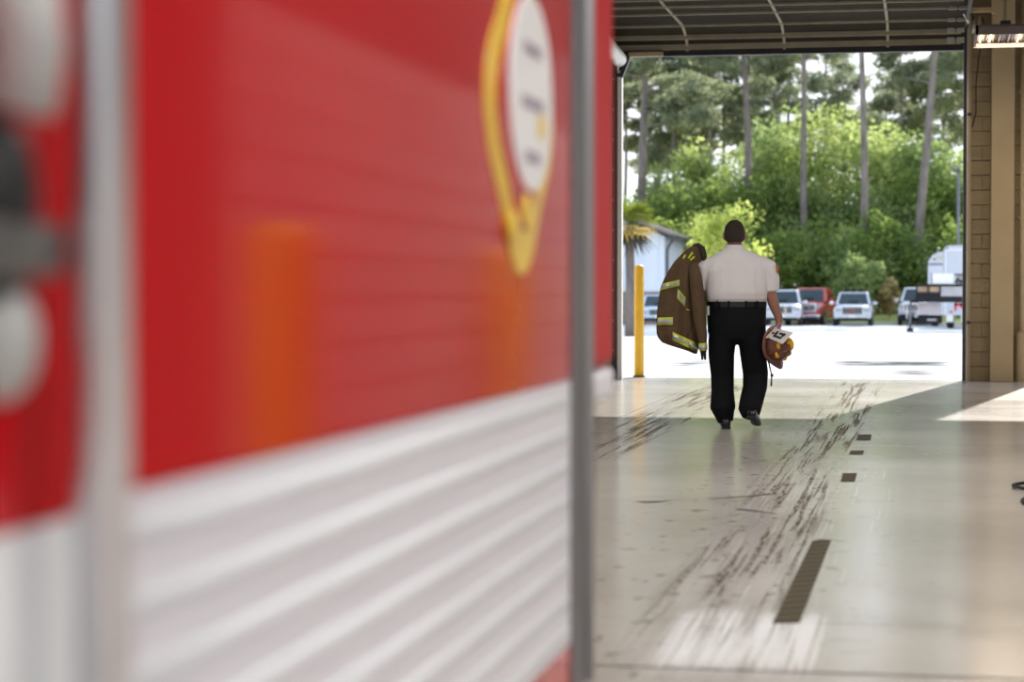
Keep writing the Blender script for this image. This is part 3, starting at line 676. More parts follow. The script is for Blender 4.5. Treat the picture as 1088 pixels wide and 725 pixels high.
# palm
pm = on_Y(669, 300, 70); pz = on_Y(669, 240, 70).z - gz(70)
t = thing('palm_tree', 'short palm with green and browning fan fronds by the building', 'palm tree', (pm.x, 70, gz(70)))
MB().tube([(0, 0, -.1), (.02, 0, pz * .5), (0, 0, pz)], [.17, .15, .16], 10).build('trunk', MATS['bark'], t, smooth=True)
for k in range(26):
    a = k * 2.399; up = math.cos(k / 25 * 2.55); L_ = .95 + .25 * rng.random(); fm = MB()
    rad = Vector((math.cos(a), math.sin(a), 0)); tip0 = Vector((0, 0, pz)) + rad * .35 * math.sin(k / 25 * 2.4 + .3) + Vector((0, 0, .35 * up))
    fwd = (rad * max(.35, math.sin(k / 25 * 2.5)) + Vector((0, 0, up * .9))).normalized(); sd = fwd.cross(Vector((0, 0, 1))); sd = sd.normalized() if sd.length > .1 else Vector((1, 0, 0))
    fm.tube([(0, 0, pz - .05), tip0], [.02, .012], 5)
    for j in range(11):
        b = (j - 5) / 5 * 1.25; dr_ = fwd * math.cos(b) + sd * math.sin(b); e_ = tip0 + dr_ * L_ * .75 + Vector((0, 0, -.22 * L_)); m_ = tip0 + dr_ * L_ * .42 - Vector((0, 0, .02)); wv = dr_.cross(fwd.cross(sd)).normalized() * .045
        fm.add([tip0, m_ + wv, e_, m_ - wv], [(0, 1, 2, 3)])
    fm.build('frond', MATS['palm_green' if k < 15 else ('palm_gold' if k < 21 else 'bark_dark')], t)
# lamp post beyond the truck
lp = on_Y(1018, 300, 118); zt = on_Y(1018, 180, 118).z - gy(118)
t = thing('lamp_post', 'slim grey lamp post rising behind the white box truck', 'lamp post', (lp.x, 118, gy(118)))
MB().tube([(0, 0, 0), (0, 0, zt)], [.09, .07], 10).build('pole', MATS['trim_dark'], t, smooth=True)
MB().box(-.45, .12, -.14, .14, zt, zt + .12).build('lamp_head', MATS['trim_dark'], t)

# ------------------------------------------------------------------ vehicles
mat('car_white', (.56, .57, .59), .25, coat=.5); mat('car_red', (.45, .045, .03), .25, coat=.5); mat('car_silver', (.50, .58, .66), .25, metal=.3, coat=.5)
mat('car_glass', (.03, .04, .04), .12, spec=.3); mat('lamp_glass', (.34, .36, .38), .12, spec=.7); mat('chrome', (.72, .73, .75), .12, metal=1.)
mat('tyre', (.018, .018, .019), .8); mat('plastic', (.02, .02, .022), .7, spec=.2); mat('red_mark', (.65, .02, .02), .4); mat('plate', (.75, .74, .70), .5)
def rring(hw, z0, z1, y, n=16, p=4.0):
    zc = (z0 + z1) / 2; hz = (z1 - z0) / 2; r_ = []
    for k in range(n):
        a = 2 * math.pi * (k + .5) / n; c, s = math.cos(a), math.sin(a)
        r_.append((hw * math.copysign(abs(c) ** (2 / p), c), y, zc + hz * math.copysign(abs(s) ** (2 / p), s)))
    return r_
def vehicle(name, label, cat, px, py, rz, paint, W=1.86, L=4.7, hood=1.05, roof=1.72, cab=(1.25, 1.95, 4.1, 4.5), pickup=False, rack=False, grille='dark', black_roof=False, badge=None, bumper=None):
    p = on_yard(px, py); hw = W / 2
    t = thing(name, label, cat, (p.x, p.y, gz(p.y)), rz, 'vehicles parked across the yard')
    bed = hood + (.12 if pickup else .02)
    st = [(0, hw * .86, .36, hood - .22), (.10, hw * .95, .30, hood - .10), (.45, hw, .28, hood - .03), (cab[0], hw, .28, hood + .03), (cab[3], hw, .30, bed), (L - .2, hw * .98, .34, bed), (L, hw * .9, .42, bed - .1)]
    MB().loft([rring(a, z0, z1, y) for y, a, z0, z1 in st]).build('body', MATS[paint], t, smooth=True)
    # greenhouse
    y0, y1, y2, y3 = cab; h0 = hood - .02; rw = hw * .74; bw_ = hw * .93
    MB().hexa([(-bw_, y0, h0), (bw_, y0, h0), (bw_, y3, h0), (-bw_, y3, h0), (-rw, y1, roof), (rw, y1, roof), (rw, y2, roof), (-rw, y2, roof)]).build('cabin', MATS[paint], t, bevel=.07)
    def q(a, b, c, d, nm, m, off): 
        a, b, c, d = [Vector(v) for v in (a, b, c, d)]; n = (b - a).cross(d - a).normalized() * off
        MB().hexa([a, b, c, d, a + n, b + n, c + n, d + n]).build(nm, MATS[m], t)
    def lp_(u, v): return Vector((lerp(-bw_, bw_, u), y0, h0)).lerp(Vector((lerp(-rw, rw, u), y1, roof)), v)
    q(lp_(.07, .06), lp_(.93, .06), lp_(.93, .88), lp_(.07, .88), 'windshield', 'car_glass', .02)
    for s in (-1, 1):
        def sp_(u, v): return Vector((s * bw_, lerp(y0, y3, u), h0)).lerp(Vector((s * rw, lerp(y1, y2, u), roof)), v)
        for ua, ub in ((.12, .48), (.53, .9)): q(*( [sp_(ua, .1), sp_(ub, .1), sp_(ub, .85), sp_(ua, .85)] if s < 0 else [sp_(ub, .1), sp_(ua, .1), sp_(ua, .85), sp_(ub, .85)]), 'side_window', 'car_glass', .02)
        MB().ell((s * (hw + .12), cab[0] + .35, hood + .06), (.13, .07, .09), 12, 8).build('wing_mirror', MATS[paint], t, smooth=True)
        MB().box(*sorted((s * hw * .56, s * hw * .9)), -.015, .3, hood - .36, hood - .17).build('headlight', MATS['lamp_glass'], t, bevel=.03)
        MB().box(*sorted((s * hw * .66, s * hw * .82)), -.01, .2, .42, .58).build('fog_lamp', MATS['plastic'], t, bevel=.02)
        for yy in (.85, L - .95):
            w_ = MB().tube([(s * (hw - .20), yy, .34), (s * (hw + .012), yy, .34)], .34, 20).build('wheel', MATS['tyre'], t)
            MB().tube([(s * (hw), yy, .34), (s * (hw + .02), yy, .34)], .2, 14).build('rim', MATS['chrome'], w_)
    gw = hw * .5
    if grille == 'chrome': gw = hw * .66; MB().box(-gw - .06, gw + .06, -.02, .2, hood - .52, hood - .10).build('grille_surround', MATS['chrome'], t, bevel=.02)
    g = MB().box(-gw, gw, -.03, .2, hood - .46, hood - .14).build('grille', MATS['plastic'], t, bevel=.02)
    for k in range(3): MB().box(-gw * .92, gw * .92, -.04, -.028, hood - .41 + k * .1, hood - .395 + k * .1).build('grille_bar', MATS['chrome'], g)
    if grille == 'split':
        for xx in (-.16, .16): MB().box(xx - .035, xx + .035, -.05, -.02, hood - .44, hood - .16).build('grille_post', MATS['chrome'], g)
    if badge:
        cu = bpy.data.curves.new('badge_text', 'FONT'); cu.body = badge; cu.size = .15; cu.extrude = .006; cu.align_x = 'CENTER'; cu.align_y = 'CENTER'
        o = bpy.data.objects.new('badge_letters', cu); dg = None; COL.objects.link(o)
        bpy.context.view_layer.update(); me = bpy.data.meshes.new_from_object(o.evaluated_get(bpy.context.evaluated_depsgraph_get())); bpy.data.objects.remove(o)
        me.materials.clear(); me.materials.append(MATS['red_mark']); o = bpy.data.objects.new('badge_letters', me); COL.objects.link(o); o.parent = g
        o.location = (0, -.05, hood - .3); o.rotation_euler = (math.pi / 2, 0, 0)
    MB().box(-hw * .94, hw * .94, -.06, .2, .40, .56).build('bumper', MATS[bumper or paint], t, bevel=.04)
    MB().box(-hw * .8, hw * .8, -.04, .2, .26, .40).build('air_dam', MATS['plastic'], t, bevel=.03)
    MB().box(-.17, .17, -.08, -.055, .42, .55).build('licence_plate', MATS['plate'], t)
    if rack:
        r_ = MB().box(-rw * .95, -rw * .88, y1 + .1, y2, roof + .03, roof + .13).box(rw * .88, rw * .95, y1 + .1, y2, roof + .03, roof + .13).build('roof_rail', MATS['plastic'], t)
        for yy in (y1 + .3, y2 - .5): MB().box(-rw * .95, rw * .95, yy, yy + .07, roof + .05, roof + .1).build('cross_bar', MATS['plastic'], r_)
        for xx in (-.35, 0, .35): MB().box(xx - .1, xx + .1, y1 + .3, y1 + .5, roof + .05, roof + .17).build('light_pod', MATS['plastic'], r_)
    for s in (-1, 1):
        MB().tube([lp_(.5 + s * .18, .05) + Vector((0, -.03, .0)), lp_(.5 - s * .12, .3) + Vector((0, -.05, .02))], .018, 6).build('wiper', MATS['plastic'], t)
    if pickup:
        MB().box(-hw * .85, hw * .85, cab[3] + .1, L - .12, bed - .06, bed + .012).build('bed_cover', MATS['plastic'], t)
    return t
vehicle('parked_car', 'pale silver car beyond the yard, beside the metal building', 'car', 700, 347.2, .12, 'car_silver', 1.8, 4.5, .95, 1.50, (1.15, 1.9, 3.6, 4.3))
vehicle('parked_car', 'white car with dark split grille parked beside the red pickup', 'car', 831, 346.5, .02, 'car_white', 1.9, 5.0, 1.10, 1.78, (1.3, 2.0, 4.2, 4.7), grille='split')
vehicle('pickup_truck', 'red pickup truck with chrome grille behind the white car', 'pickup', 852, 346.0, -.16, 'car_red', 2.0, 5.7, 1.20, 1.90, (1.5, 2.2, 3.5, 3.9), pickup=True, grille='chrome', bumper='chrome')
vehicle('parked_car', 'white car with roof rack parked alone before the round bush', 'car', 905.5, 346.8, .0, 'car_white', 1.88, 4.7, 1.06, 1.66, (1.2, 1.95, 4.2, 4.55), rack=True, badge='GMC')
vehicle('pickup_truck', 'white pickup truck parked behind the trailer jack', 'pickup', 975, 346.3, -.03, 'car_white', 2.0, 5.8, 1.22, 1.92, (1.5, 2.2, 3.6, 4.0), pickup=True, grille='chrome', bumper='plastic')

# big white box truck and smaller white body behind the trailer
TY = 97.0
def at(x, y, Y): return on_Y(x, y, Y)
a0 = at(1003, 340, TY); z0 = gz(TY); zt = at(1003, 261, TY).z - z0; zb_ = at(1003, 335, TY).z - z0
mat('box_white', (.50, .52, .57), .4, var=.03); mat('box_frame', (.75, .76, .78), .35)
t = thing('box_truck', 'tall white box truck with rounded top corners and red mark', 'box truck', (a0.x, TY, z0))
Wb = 2.5
MB().loft([[(x, y, z) for x, z in [(0, zb_), (Wb, zb_), (Wb, zt - .15), (Wb - .05, zt - .05), (Wb - .15, zt), (.15, zt), (.05, zt - .05), (0, zt - .15)]] for y in (0, 6)]).build('box_body', MATS['box_white'], t)
for xx in (.03, Wb - .08): MB().box(xx, xx + .05, -.03, 0, zb_, zt - .12).build('corner_post', MATS['box_frame'], t)
MB().box(.05, Wb - .05, -.03, 0, zt - .22, zt - .16).build('top_rail', MATS['box_frame'], t)
MB().ell((.12, -.03, zt - .12), (.04, .02, .04), 8, 6).build('marker_lamp', MATS['plastic'], t)
r0 = at(1014, 330, TY); r1 = at(1030, 322, TY)
mk = MB(); x0 = r0.x - a0.x; x1 = r1.x - a0.x; za = r0.z - z0; zc = r1.z - z0
mk.box(x0, x0 + .10, -.02, 0, za, zc).box(x0, x1, -.02, 0, zc - .14, zc).box(x0 + .25, x0 + .35, -.02, 0, za + .1, zc); mk.build('red_mark', MATS['red_mark'], t)
MB().box(at(1009, 331, TY).x - a0.x, at(1012, 331, TY).x - a0.x, -.02, 0, at(1009, 332.5, TY).z - z0, at(1009, 330.5, TY).z - z0).build('red_reflector', MATS['red_mark'], t)
for xx in (.3, Wb - .3):
    for yy in (.9, 5.0): MB().tube([(xx - .14, yy, .42), (xx + .14, yy, .42)], .42, 18).build('wheel', MATS['tyre'], t)
for xx in (.1, .75): MB().box(xx, xx + .3, -.05, .0, zb_ - .3, zb_).build('mud_flap', MATS['plate'], t)
TY2 = 106.0
a1 = at(986, 340, TY2); z1 = gz(TY2); zt1 = at(986, 268, TY2).z - z1; zb1 = .55
t = thing('service_van', 'white high-roofed service vehicle behind the black flatbed trailer', 'van', (a1.x, TY2, z1))
MB().loft([[(x, y, z) for x, z in [(0, zb1), (2.1, zb1), (2.1, zt1 - .45), (1.9, zt1 - .12), (1.6, zt1), (.55, zt1), (.22, zt1 - .12), (0, zt1 - .45)]] for y in (0, 5)]).build('van_body', MATS['box_white'], t)
MB().box(.02, 2.08, -.03, 0, zt1 - .62, zt1 - .54).build('roof_seam', MATS['trim_dark'], t)
MB().box(.35, .8, -.03, 0, zt1 - .40, zt1 - .12).build('roof_vent', MATS['galv'], t)
MB().ell((.28, -.02, zt1 - .34), (.05, .03, .05), 8, 6).build('marker_lamp', MATS['plastic'], t)
for xx in (.3, 1.8):
    for yy in (.8, 4.2): MB().tube([(xx - .12, yy, .36), (xx + .12, yy, .36)], .36, 18).build('wheel', MATS['tyre'], t)
# flatbed trailer with black front frame, jack leg and deck box
JY = 85.0; j0 = at(967, 350, JY); zj = gz(JY)
t = thing('flatbed_trailer', 'black flatbed trailer with wood panels standing on its jack', 'trailer', (j0.x, JY, zj))
def bx2(nm, m, px0, py0, px1, py1, dy0, dy1, bev=0):
    p, q = at(px0, py0, JY + dy0), at(px1, py1, JY + dy0)
    return MB().box(min(p.x, q.x) - j0.x, max(p.x, q.x) - j0.x, dy0, dy1, min(p.z, q.z) - zj, max(p.z, q.z) - zj).build(nm, MATS[m], t, bevel=bev)
mat('wood_panel', (.42, .29, .17), .7, var=.25, vscale=3); mat('metal_sheet', (.42, .41, .43), .4, metal=.4, var=.15, vscale=2); mat('pale_panel', (.52, .47, .47), .5, var=.05)
bx2('deck_beam', 'plastic', 973, 315, 1060, 321.5, 0, 3.0)
bx2('headboard_rail', 'plastic', 973, 302, 1060, 304.5, 0, .12)
for a_ in (973, 985.5, 998): bx2('headboard_post', 'plastic', a_, 303, a_ + 1.8, 320, -.02, .1)
for a_ in (975, 987.3): bx2('wood_board', 'wood_panel', a_, 304.5, a_ + 10.5, 313, .05, .1)
bx2('wood_lower_rail', 'plastic', 974, 310.5, 999, 315.5, .0, .05)  # black rail across the foot of the boards
bx2('metal_sheet', 'metal_sheet', 1000, 304.5, 1060, 315, .04, .1)
bx2('deck_box', 'white_paint', 990, 291, 1013, 302, .1, 1.0, .01)
bx2('deck_box_edge', 'plastic', 989.3, 290.3, 990.2, 302, .08, .12)
bx2('tool_frame', 'plastic', 1014, 291, 1040, 292.2, .1, .9)
bx2('tool_panel', 'metal_sheet', 1016, 292.2, 1040, 302, .3, .9)
MB().tube([at(1015, 301, JY + .1) - Vector((j0.x, JY, zj)), at(1017.5, 296, JY + .1) - Vector((j0.x, JY, zj)), at(1020, 299, JY + .1) - Vector((j0.x, JY, zj)), at(1025, 299.5, JY + .1) - Vector((j0.x, JY, zj))], .05, 8).build('winch_hook', MATS['plastic'], t)
bx2('skirt_panel', 'pale_panel', 976, 322, 1000, 334.5, .3, .36)
bx2('skirt_edge', 'box_frame', 975, 321.5, 976, 335, .28, .36)
bx2('under_bumper', 'plastic', 975, 335, 1001, 344, .4, .6)
bx2('step_plate', 'metal_sheet', 985, 339, 995, 341, .36, .4)
zf = 0
MB().tube([(0, .1, .12), (0, .1, at(967, 322, JY).z - zj)], .05, 10).build('jack_leg', MATS['trim_dark'], t, smooth=True)
MB().tube([(-.12, .1, .5), (-.12, .1, at(967, 325, JY).z - zj)], .03, 8).build('jack_tube', MATS['steel'], t, smooth=True)
MB().tube([(.25, .15, 1.0), (0, .1, .55)], .035, 8).build('jack_brace', MATS['trim_dark'], t)
MB().box(-.13, .13, -.02, .24, 0, .14).build('jack_foot', MATS['plastic'], t, bevel=.02)
MB().box(-.02, .3, .05, .2, 1.12, 1.26).build('jack_mount', MATS['plastic'], t)
for xx in (3.6,):
    for yy in (.2, 2.6): MB().tube([(xx, yy, .4), (xx + .01, yy + .25, .4)], .4, 20).build('wheel', MATS['tyre'], t)
# ------------------------------------------------------------------ the man walking out
PX, PYB = 781, 455.5
pb = on_z(PX, PYB); yaw_p = math.atan2(-pb.x, pb.y)
dep = math.hypot(pb.x, pb.y); S_ = dep / F * math.cos(math.atan((PX - 544) / F))      # metres per pixel at the man
mat('skin', (.36, .17, .12), .5, var=.08, vscale=20); mat('hair', (.030, .017, .012), .8, bump=.5, bscale=150)
mat('shirt', (.74, .70, .70), .7, var=.03, vscale=8, bump=.25, bscale=9); mat('trousers', (.004, .004, .006), .8, bump=.3, bscale=12, spec=.2)
mat('leather', (.006, .005, .005), .35); mat('patch', (.55, .12, .04), .6)
man = thing('person', 'man in white shirt and dark trousers walking out with coat and helmet', 'person', (pb.x, pb.y, 0), yaw_p)
def U(x): return (x - PX) * S_
def V(y): return (456.5 - y) * S_
def ring(cx, cy, z, rx, ry, n=24, p=2.3, tilt=(0, 0)):
    r_ = []
    for k in range(n):
        a = 2 * math.pi * k / n; c, s = math.cos(a), math.sin(a)
        dx = rx * math.copysign(abs(c) ** (2 / p), c); dy = ry * math.copysign(abs(s) ** (2 / p), s)
        r_.append((cx + dx, cy + dy, z + dx * tilt[0] + dy * tilt[1]))
    return r_
uc = U(782.5)
# bare body (head, neck, arms, hands, trunk and legs under the clothes), one skin surface
b = MB()
hu = U(780)
b.ell((hu, .03, V(250.5)), (.080, .098, .118), 20, 14)                       # skull
b.ell((hu, .07, V(255)), (.062, .07, .085), 16, 10)                          # jaw
b.tube([(hu, .02, V(268)), (hu, .02, V(255))], [.070, .064], 16)             # neck
for s in (-1, 1):
    b.ell((hu + s * .092, .02, V(252)), (.015, .026, .036), 10, 8)
    b.ell((hu + s * .03, .118, V(250)), (.018, .012, .010), 8, 6)            # brow / eye sockets
b.ell((hu, .142, V(253.5)), (.014, .022, .025), 10, 8)                       # nose
b.ell((hu, .128, V(259)), (.026, .012, .010), 10, 6)                         # mouth
b.loft([ring(uc, .0, V(318), .22, .15), ring(uc, 0, V(300), .22, .15), ring(uc, 0, V(284), .22, .13), ring(hu, 0, V(268), .08, .08)])   # trunk under the shirt
b.loft([ring(uc, .0, V(358), .16, .10), ring(uc, 0, V(345), .2, .14), ring(uc, 0, V(318), .2, .14)])
RA = [(U(814), -.02, V(283)), (U(817.5), -.02, V(311)), (U(821.5), .0, V(324)), (U(827), .02, V(339)), (U(827.5), .02, V(344))]
b.tube(RA, [.058, .052, .050, .036, .034], 14)
LA = [(U(752), -.0, V(283)), (U(746), .02, V(312)), (U(743), .16, V(296)), (U(741.5), .20, V(278)), (U(741), .16, V(270))]
b.tube(LA, [.058, .052, .046, .036, .034], 14)
b.tube([(U(767), 0, V(372)), (U(768), .0, V(410)), (U(770), .0, V(448))], [.08, .06, .045], 12)
b.tube([(U(798), 0, V(370)), (U(802), .03, V(405)), (U(797), -.16, V(436))], [.08, .06, .045], 12)
# right hand: palm and five fingers closing on the helmet's brim
hz = V(347); hx = U(826.5)
b.ell((hx, .02, hz), (.028, .042, .048), 12, 9)
for k in range(4):
    yy = -.018 + k * .024; l = (.9, 1.05, 1.0, .82)[k]
    b.tube([(hx + .012, yy, hz - .025), (hx + .014, yy, hz - .025 - .038 * l), (hx - .004, yy, hz - .025 - .062 * l), (hx - .022, yy, hz - .02 - .055 * l)], [.0105, .0098, .009, .008], 9)
b.tube([(hx - .012, -.022, hz + .005), (hx - .034, -.034, hz - .022), (hx - .036, -.030, hz - .052), (hx - .028, -.02, hz - .066)], [.013, .012, .0105, .008], 9)
# left hand: fingers hooked over the coat collar by the shoulder
gx, gy_, gz_ = U(741), .14, V(267.5)
b.ell((gx, gy_, gz_), (.042, .028, .045), 12, 9)
for k in range(4):
    xx = gx - .036 + k * .024; l = (.85, 1.0, 1.05, .9)[k]
    b.tube([(xx, gy_ - .005, gz_ + .03), (xx, gy_ - .03 * l, gz_ + .045), (xx, gy_ - .058 * l, gz_ + .036), (xx, gy_ - .072 * l, gz_ + .012)], [.0105, .0098, .009, .008], 9)
b.tube([(gx + .03, gy_ + .01, gz_), (gx + .048, gy_ - .005, gz_ + .02), (gx + .045, gy_ - .03, gz_ + .034)], [.013, .011, .009], 9)
b.build('body', MATS['skin'], man, remesh=.0062, sm=3)
# hair: short cap on the back and top of the head
h = MB(); rows = []
for i in range(13):
    a = R(90 - i * 13)
    rg = []
    for k in range(28):
        ph = 2 * math.pi * k / 28; back = .5 - .5 * math.sin(ph)
        lo = R(lerp(34, -30, min(1, back * 1.25)))
        aa = max(R(90) - (R(90) - lo) * i / 12, lo); jit = 1 + .012 * math.sin(k * 9.7 + i * 5.1)
        rg.append((hu + max(0., math.cos(aa)) ** .85 * math.cos(ph) * .0845 * jit, .03 + max(0., math.cos(aa)) ** .85 * math.sin(ph) * .1045 * jit, V(250.5) + math.sin(aa) * .122 * jit))
    rows.append(rg)
rows[0] = [(lerp(p[0], rows[1][0][0], 0), p[1], p[2]) for p in rows[0]]
h.loft(rows, cap=False)
ho = h.build('hair', MATS['hair'], man, smooth=True); k = ho.modifiers.new('t', 'SOLIDIFY'); k.thickness = .012; k.offset = -1
# shirt
s = MB()
s.loft([ring(uc, .0, V(323), .255, .17), ring(uc, -.005, V(319), .272, .195), ring(uc + .0, -.01, V(312), .280, .205), ring(uc, -.01, V(300), .280, .195), ring(uc, -.01, V(288), .278, .178), ring(uc, -.005, V(280), .272, .155),
        ring(uc, .0, V(275), .245, .135), ring(lerp(uc, hu, .4), .0, V(271), .19, .118), ring(lerp(uc, hu, .8), .005, V(267.5), .125, .10), ring(hu, .01, V(264.5), .085, .085)])
s.tube([(U(806), -.01, V(282)), (U(815), -.015, V(286)), (U(818.5), -.02, V(298)), (U(819.5), -.02, V(310.5))], [.088, .088, .078, .068], 16)
s.tube([(U(757), .0, V(282)), (U(750), .0, V(287)), (U(747), .01, V(298)), (U(745.5), .02, V(309))], [.088, .088, .078, .07], 16)
for x0 in (765, 783, 800): s.tube([(U(x0), -.165, V(285)), (U(x0 + 1), -.185, V(300)), (U(x0 + 3), -.185, V(314))], [.004, .014, .006], 8)
so = s.build('shirt', MATS['shirt'], man, remesh=.009, sm=5)
c_ = MB(); c_.loft([ring(hu, .015, V(266.5), .090, .092), ring(hu, .015, V(262), .080, .084), ring(hu, .02, V(261), .078, .082), ring(hu, .018, V(266), .082, .086)], cap=False); c_.build('collar', MATS['shirt'], man, smooth=True)
MB().box(U(818.5) + .048, U(818.5) + .068, -.07, .02, V(291), V(284)).build('sleeve_patch', MATS['patch'], man, bevel=.006)
# trousers
tr = MB()
tr.loft([ring(uc, 0, V(321.5), .258, .172), ring(uc, 0, V(330), .264, .185), ring(uc, -.01, V(344), .262, .188), ring(uc, -.01, V(354), .260, .178), ring(uc, -.005, V(361), .22, .16), ring(uc, 0, V(367), .10, .10)])
tr.tube([(U(768.5), .0, V(350)), (U(767), .0, V(364)), (U(766.3), .0, V(378)), (U(767.5), .01, V(400)), (U(767.8), .0, V(418)), (U(768), -.01, V(434)), (U(769.5), -.005, V(441)), (U(771.3), .0, V(449.5))], [(.168, .122), (.155, .126), (.135, .118), .105, .103, .116, .092, .070], 18)
tr.tube([(U(797), .0, V(350)), (U(799), .0, V(364)), (U(800), .02, V(378)), (U(802.5), .05, V(398)), (U(802), .02, V(412)), (U(798), -.06, V(428)), (U(796.5), -.11, V(435)), (U(797.5), -.14, V(442))], [(.168, .122), (.155, .126), (.135, .118), .115, .110, .106, .104, .080], 18)
for x0, y0 in ((767, 425), (769, 433), (801, 424), (798, 431)): tr.tube([(U(x0 - 9), -.07, V(y0)), (U(x0), -.10, V(y0 + 2)), (U(x0 + 9), -.075, V(y0 - 1))], .012, 8)
tr.build('trousers', MATS['trousers'], man, remesh=.009, sm=6)
be = MB(); be.loft([ring(uc, 0, V(327), .268, .186), ring(uc, 0, V(321.5), .268, .184), ring(uc, 0, V(321.5), .258, .174), ring(uc, 0, V(327), .258, .174)], cap=False)
be.f.append(tuple()) if False else None
bo = be.build('belt', MATS['leather'], man, smooth=False)
MB().box(U(752.5) - .012, U(752.5) + .012, -.10, -.06, V(336), V(326)).build('belt_clip', MATS['steel'], man, bevel=.004)
for xx in (762, 774, 792, 804): MB().box(U(xx) - .008, U(xx) + .008, -.193, -.170, V(328), V(320.5)).build('belt_loop', MATS['trousers'], man)
# shoes
def shoe(loc, pitch, yaw):
    m_ = MB(); st = [(-.09, .030, 0, .06), (-.08, .038, 0, .085), (-.03, .040, 0, .095), (.04, .042, 0, .085), (.10, .048, 0, .062), (.16, .046, 0, .05), (.195, .030, .004, .035)]
    m_.loft([[(x, y, z) for x, y, z in rring(hw, z0, z1, y, 14, 3.2)] for y, hw, z0, z1 in st])
    Mx = Matrix.Translation(loc) @ Matrix.Rotation(yaw, 4, 'Z') @ Matrix.Rotation(pitch, 4, 'X')
    o = m_.xf(Mx).build('shoe', MATS['leather'], man, smooth=True)
    q = MB(); q.box(-.04, .04, -.092, -.02, -.006, .014); q.xf(Mx).build('heel', MATS['rubber'], o, bevel=.004)
shoe((U(771.3), -.0, .006), 0, R(3)); shoe((U(799.5), -.18, .085), R(-20), R(-14))

# ------------------------------------------------------------------ turnout coat
mat('coat', (.10, .057, .025), .85, var=.12, vscale=12, bump=.35, bscale=25); mat('lime', (.62, .72, .04), .5); mat('silver_tape', (.52, .52, .48), .35, metal=.3); mat('lining', (.03, .025, .02), .9)
coat = thing('firefighter_coat', 'brown firefighter coat with lime and silver bands hanging at the man\'s side', 'coat', (pb.x, pb.y, 0), yaw_p)
XLp = [(262, 735), (264, 731), (268, 726.5), (279, 716), (290, 709), (300, 704), (312, 700.5), (330, 698), (345, 697), (356, 697.3), (361, 699.5), (366, 704), (371, 720), (374, 730), (377.5, 738)]
XRp = [(262, 741), (264, 744.5), (268, 746), (290, 747), (316, 749), (340, 747), (360, 744), (372, 742), (377.5, 740.5)]
HD_ = [(262, .02), (266, .05), (280, .085), (310, .115), (350, .13), (370, .11), (377.5, .04)]
def coat_pt(x, y, side=-1, off=0.0):
    xl, xr = poly(XLp, y), poly(XRp, y); t_ = min(1, max(0, (x - xl) / max(.5, xr - xl))); hd = poly(HD_, y)
    e_ = (max(0, 1 - (2 * t_ - 1) ** 2)) ** .55
    fold = .024 * math.sin(t_ * 13 + y * .035) * min(1, (y - 262) / 25) * e_ + .016 * math.sin(t_ * 27 - y * .06) * e_ * min(1, (y - 262) / 40)
    dep_ = -(hd * e_) * (1 if side < 0 else -.8) + (fold if side < 0 else 0)
    return Vector((U(x), .03 + dep_ + (off if side > 0 else -off), V(y)))
rings = []
ysamp = np.concatenate([np.linspace(262.3, 275, 7), np.linspace(279, 355, 22), np.linspace(358, 377.2, 9)])
for y in ysamp:
    xl, xr = poly(XLp, y), poly(XRp, y); n = 22
    rings.append([coat_pt(lerp(xl, xr, .5 - .5 * math.cos(math.pi * k / n)), y, -1) for k in range(n + 1)] + [coat_pt(lerp(xl, xr, .5 - .5 * math.cos(math.pi * k / n)), y, 1) for k in range(n - 1, 0, -1)])
MB().loft(rings).build('coat_body', MATS['coat'], coat, smooth=True)
def strip(q, nm, m, par, off, n=10):      # q: 4 pixel corners TL,TR,BR,BL
    P = []
    for j in range(3):
        P.append([coat_pt(lerp(lerp(q[0][0], q[1][0], i / n), lerp(q[3][0], q[2][0], i / n), j / 2), lerp(lerp(q[0][1], q[1][1], i / n), lerp(q[3][1], q[2][1], i / n), j / 2), -1, off) for i in range(n + 1)])
    o = MB().grid(P).build(nm, MATS[m], par, smooth=True); k_ = o.modifiers.new('t', 'SOLIDIFY'); k_.thickness = .005; k_.offset = 1 if False else 0
    return o
def subq(q, a, b_): return [tuple(lerp(q[0][i], q[3][i], a) for i in (0, 1)), tuple(lerp(q[1][i], q[2][i], a) for i in (0, 1)), tuple(lerp(q[1][i], q[2][i], b_) for i in (0, 1)), tuple(lerp(q[0][i], q[3][i], b_) for i in (0, 1))]
for q in ([(703, 302.5), (722, 298.3), (722, 304.5), (701, 309.5)], [(720.5, 308), (728.5, 317), (728, 327), (719.5, 317.5)], [(699, 338.5), (715, 338), (715, 346), (697.6, 346.5)], [(715, 353.5), (740.5, 365.5), (740, 374.5), (715, 362.5)]):
    o = strip(q, 'reflective_band', 'lime', coat, .010); strip(subq(q, .25, .78), 'silver_stripe', 'silver_tape', o, .015)
for x0, y0, x1, y1 in ((725, 275, 727.5, 271), (730.5, 275, 735, 268.5), (733, 277, 737, 273)):
    strip([(x0, y0), (x1, y1), (x1 + 1.3, y1 + 1.2), (x0 + 1.3, y0 + 1.2)], 'lime_mark', 'lime', coat, .010, 4)
strip([(729, 329), (733, 330), (733, 331.2), (729, 330.2)], 'lime_tab', 'lime', coat, .012, 4)
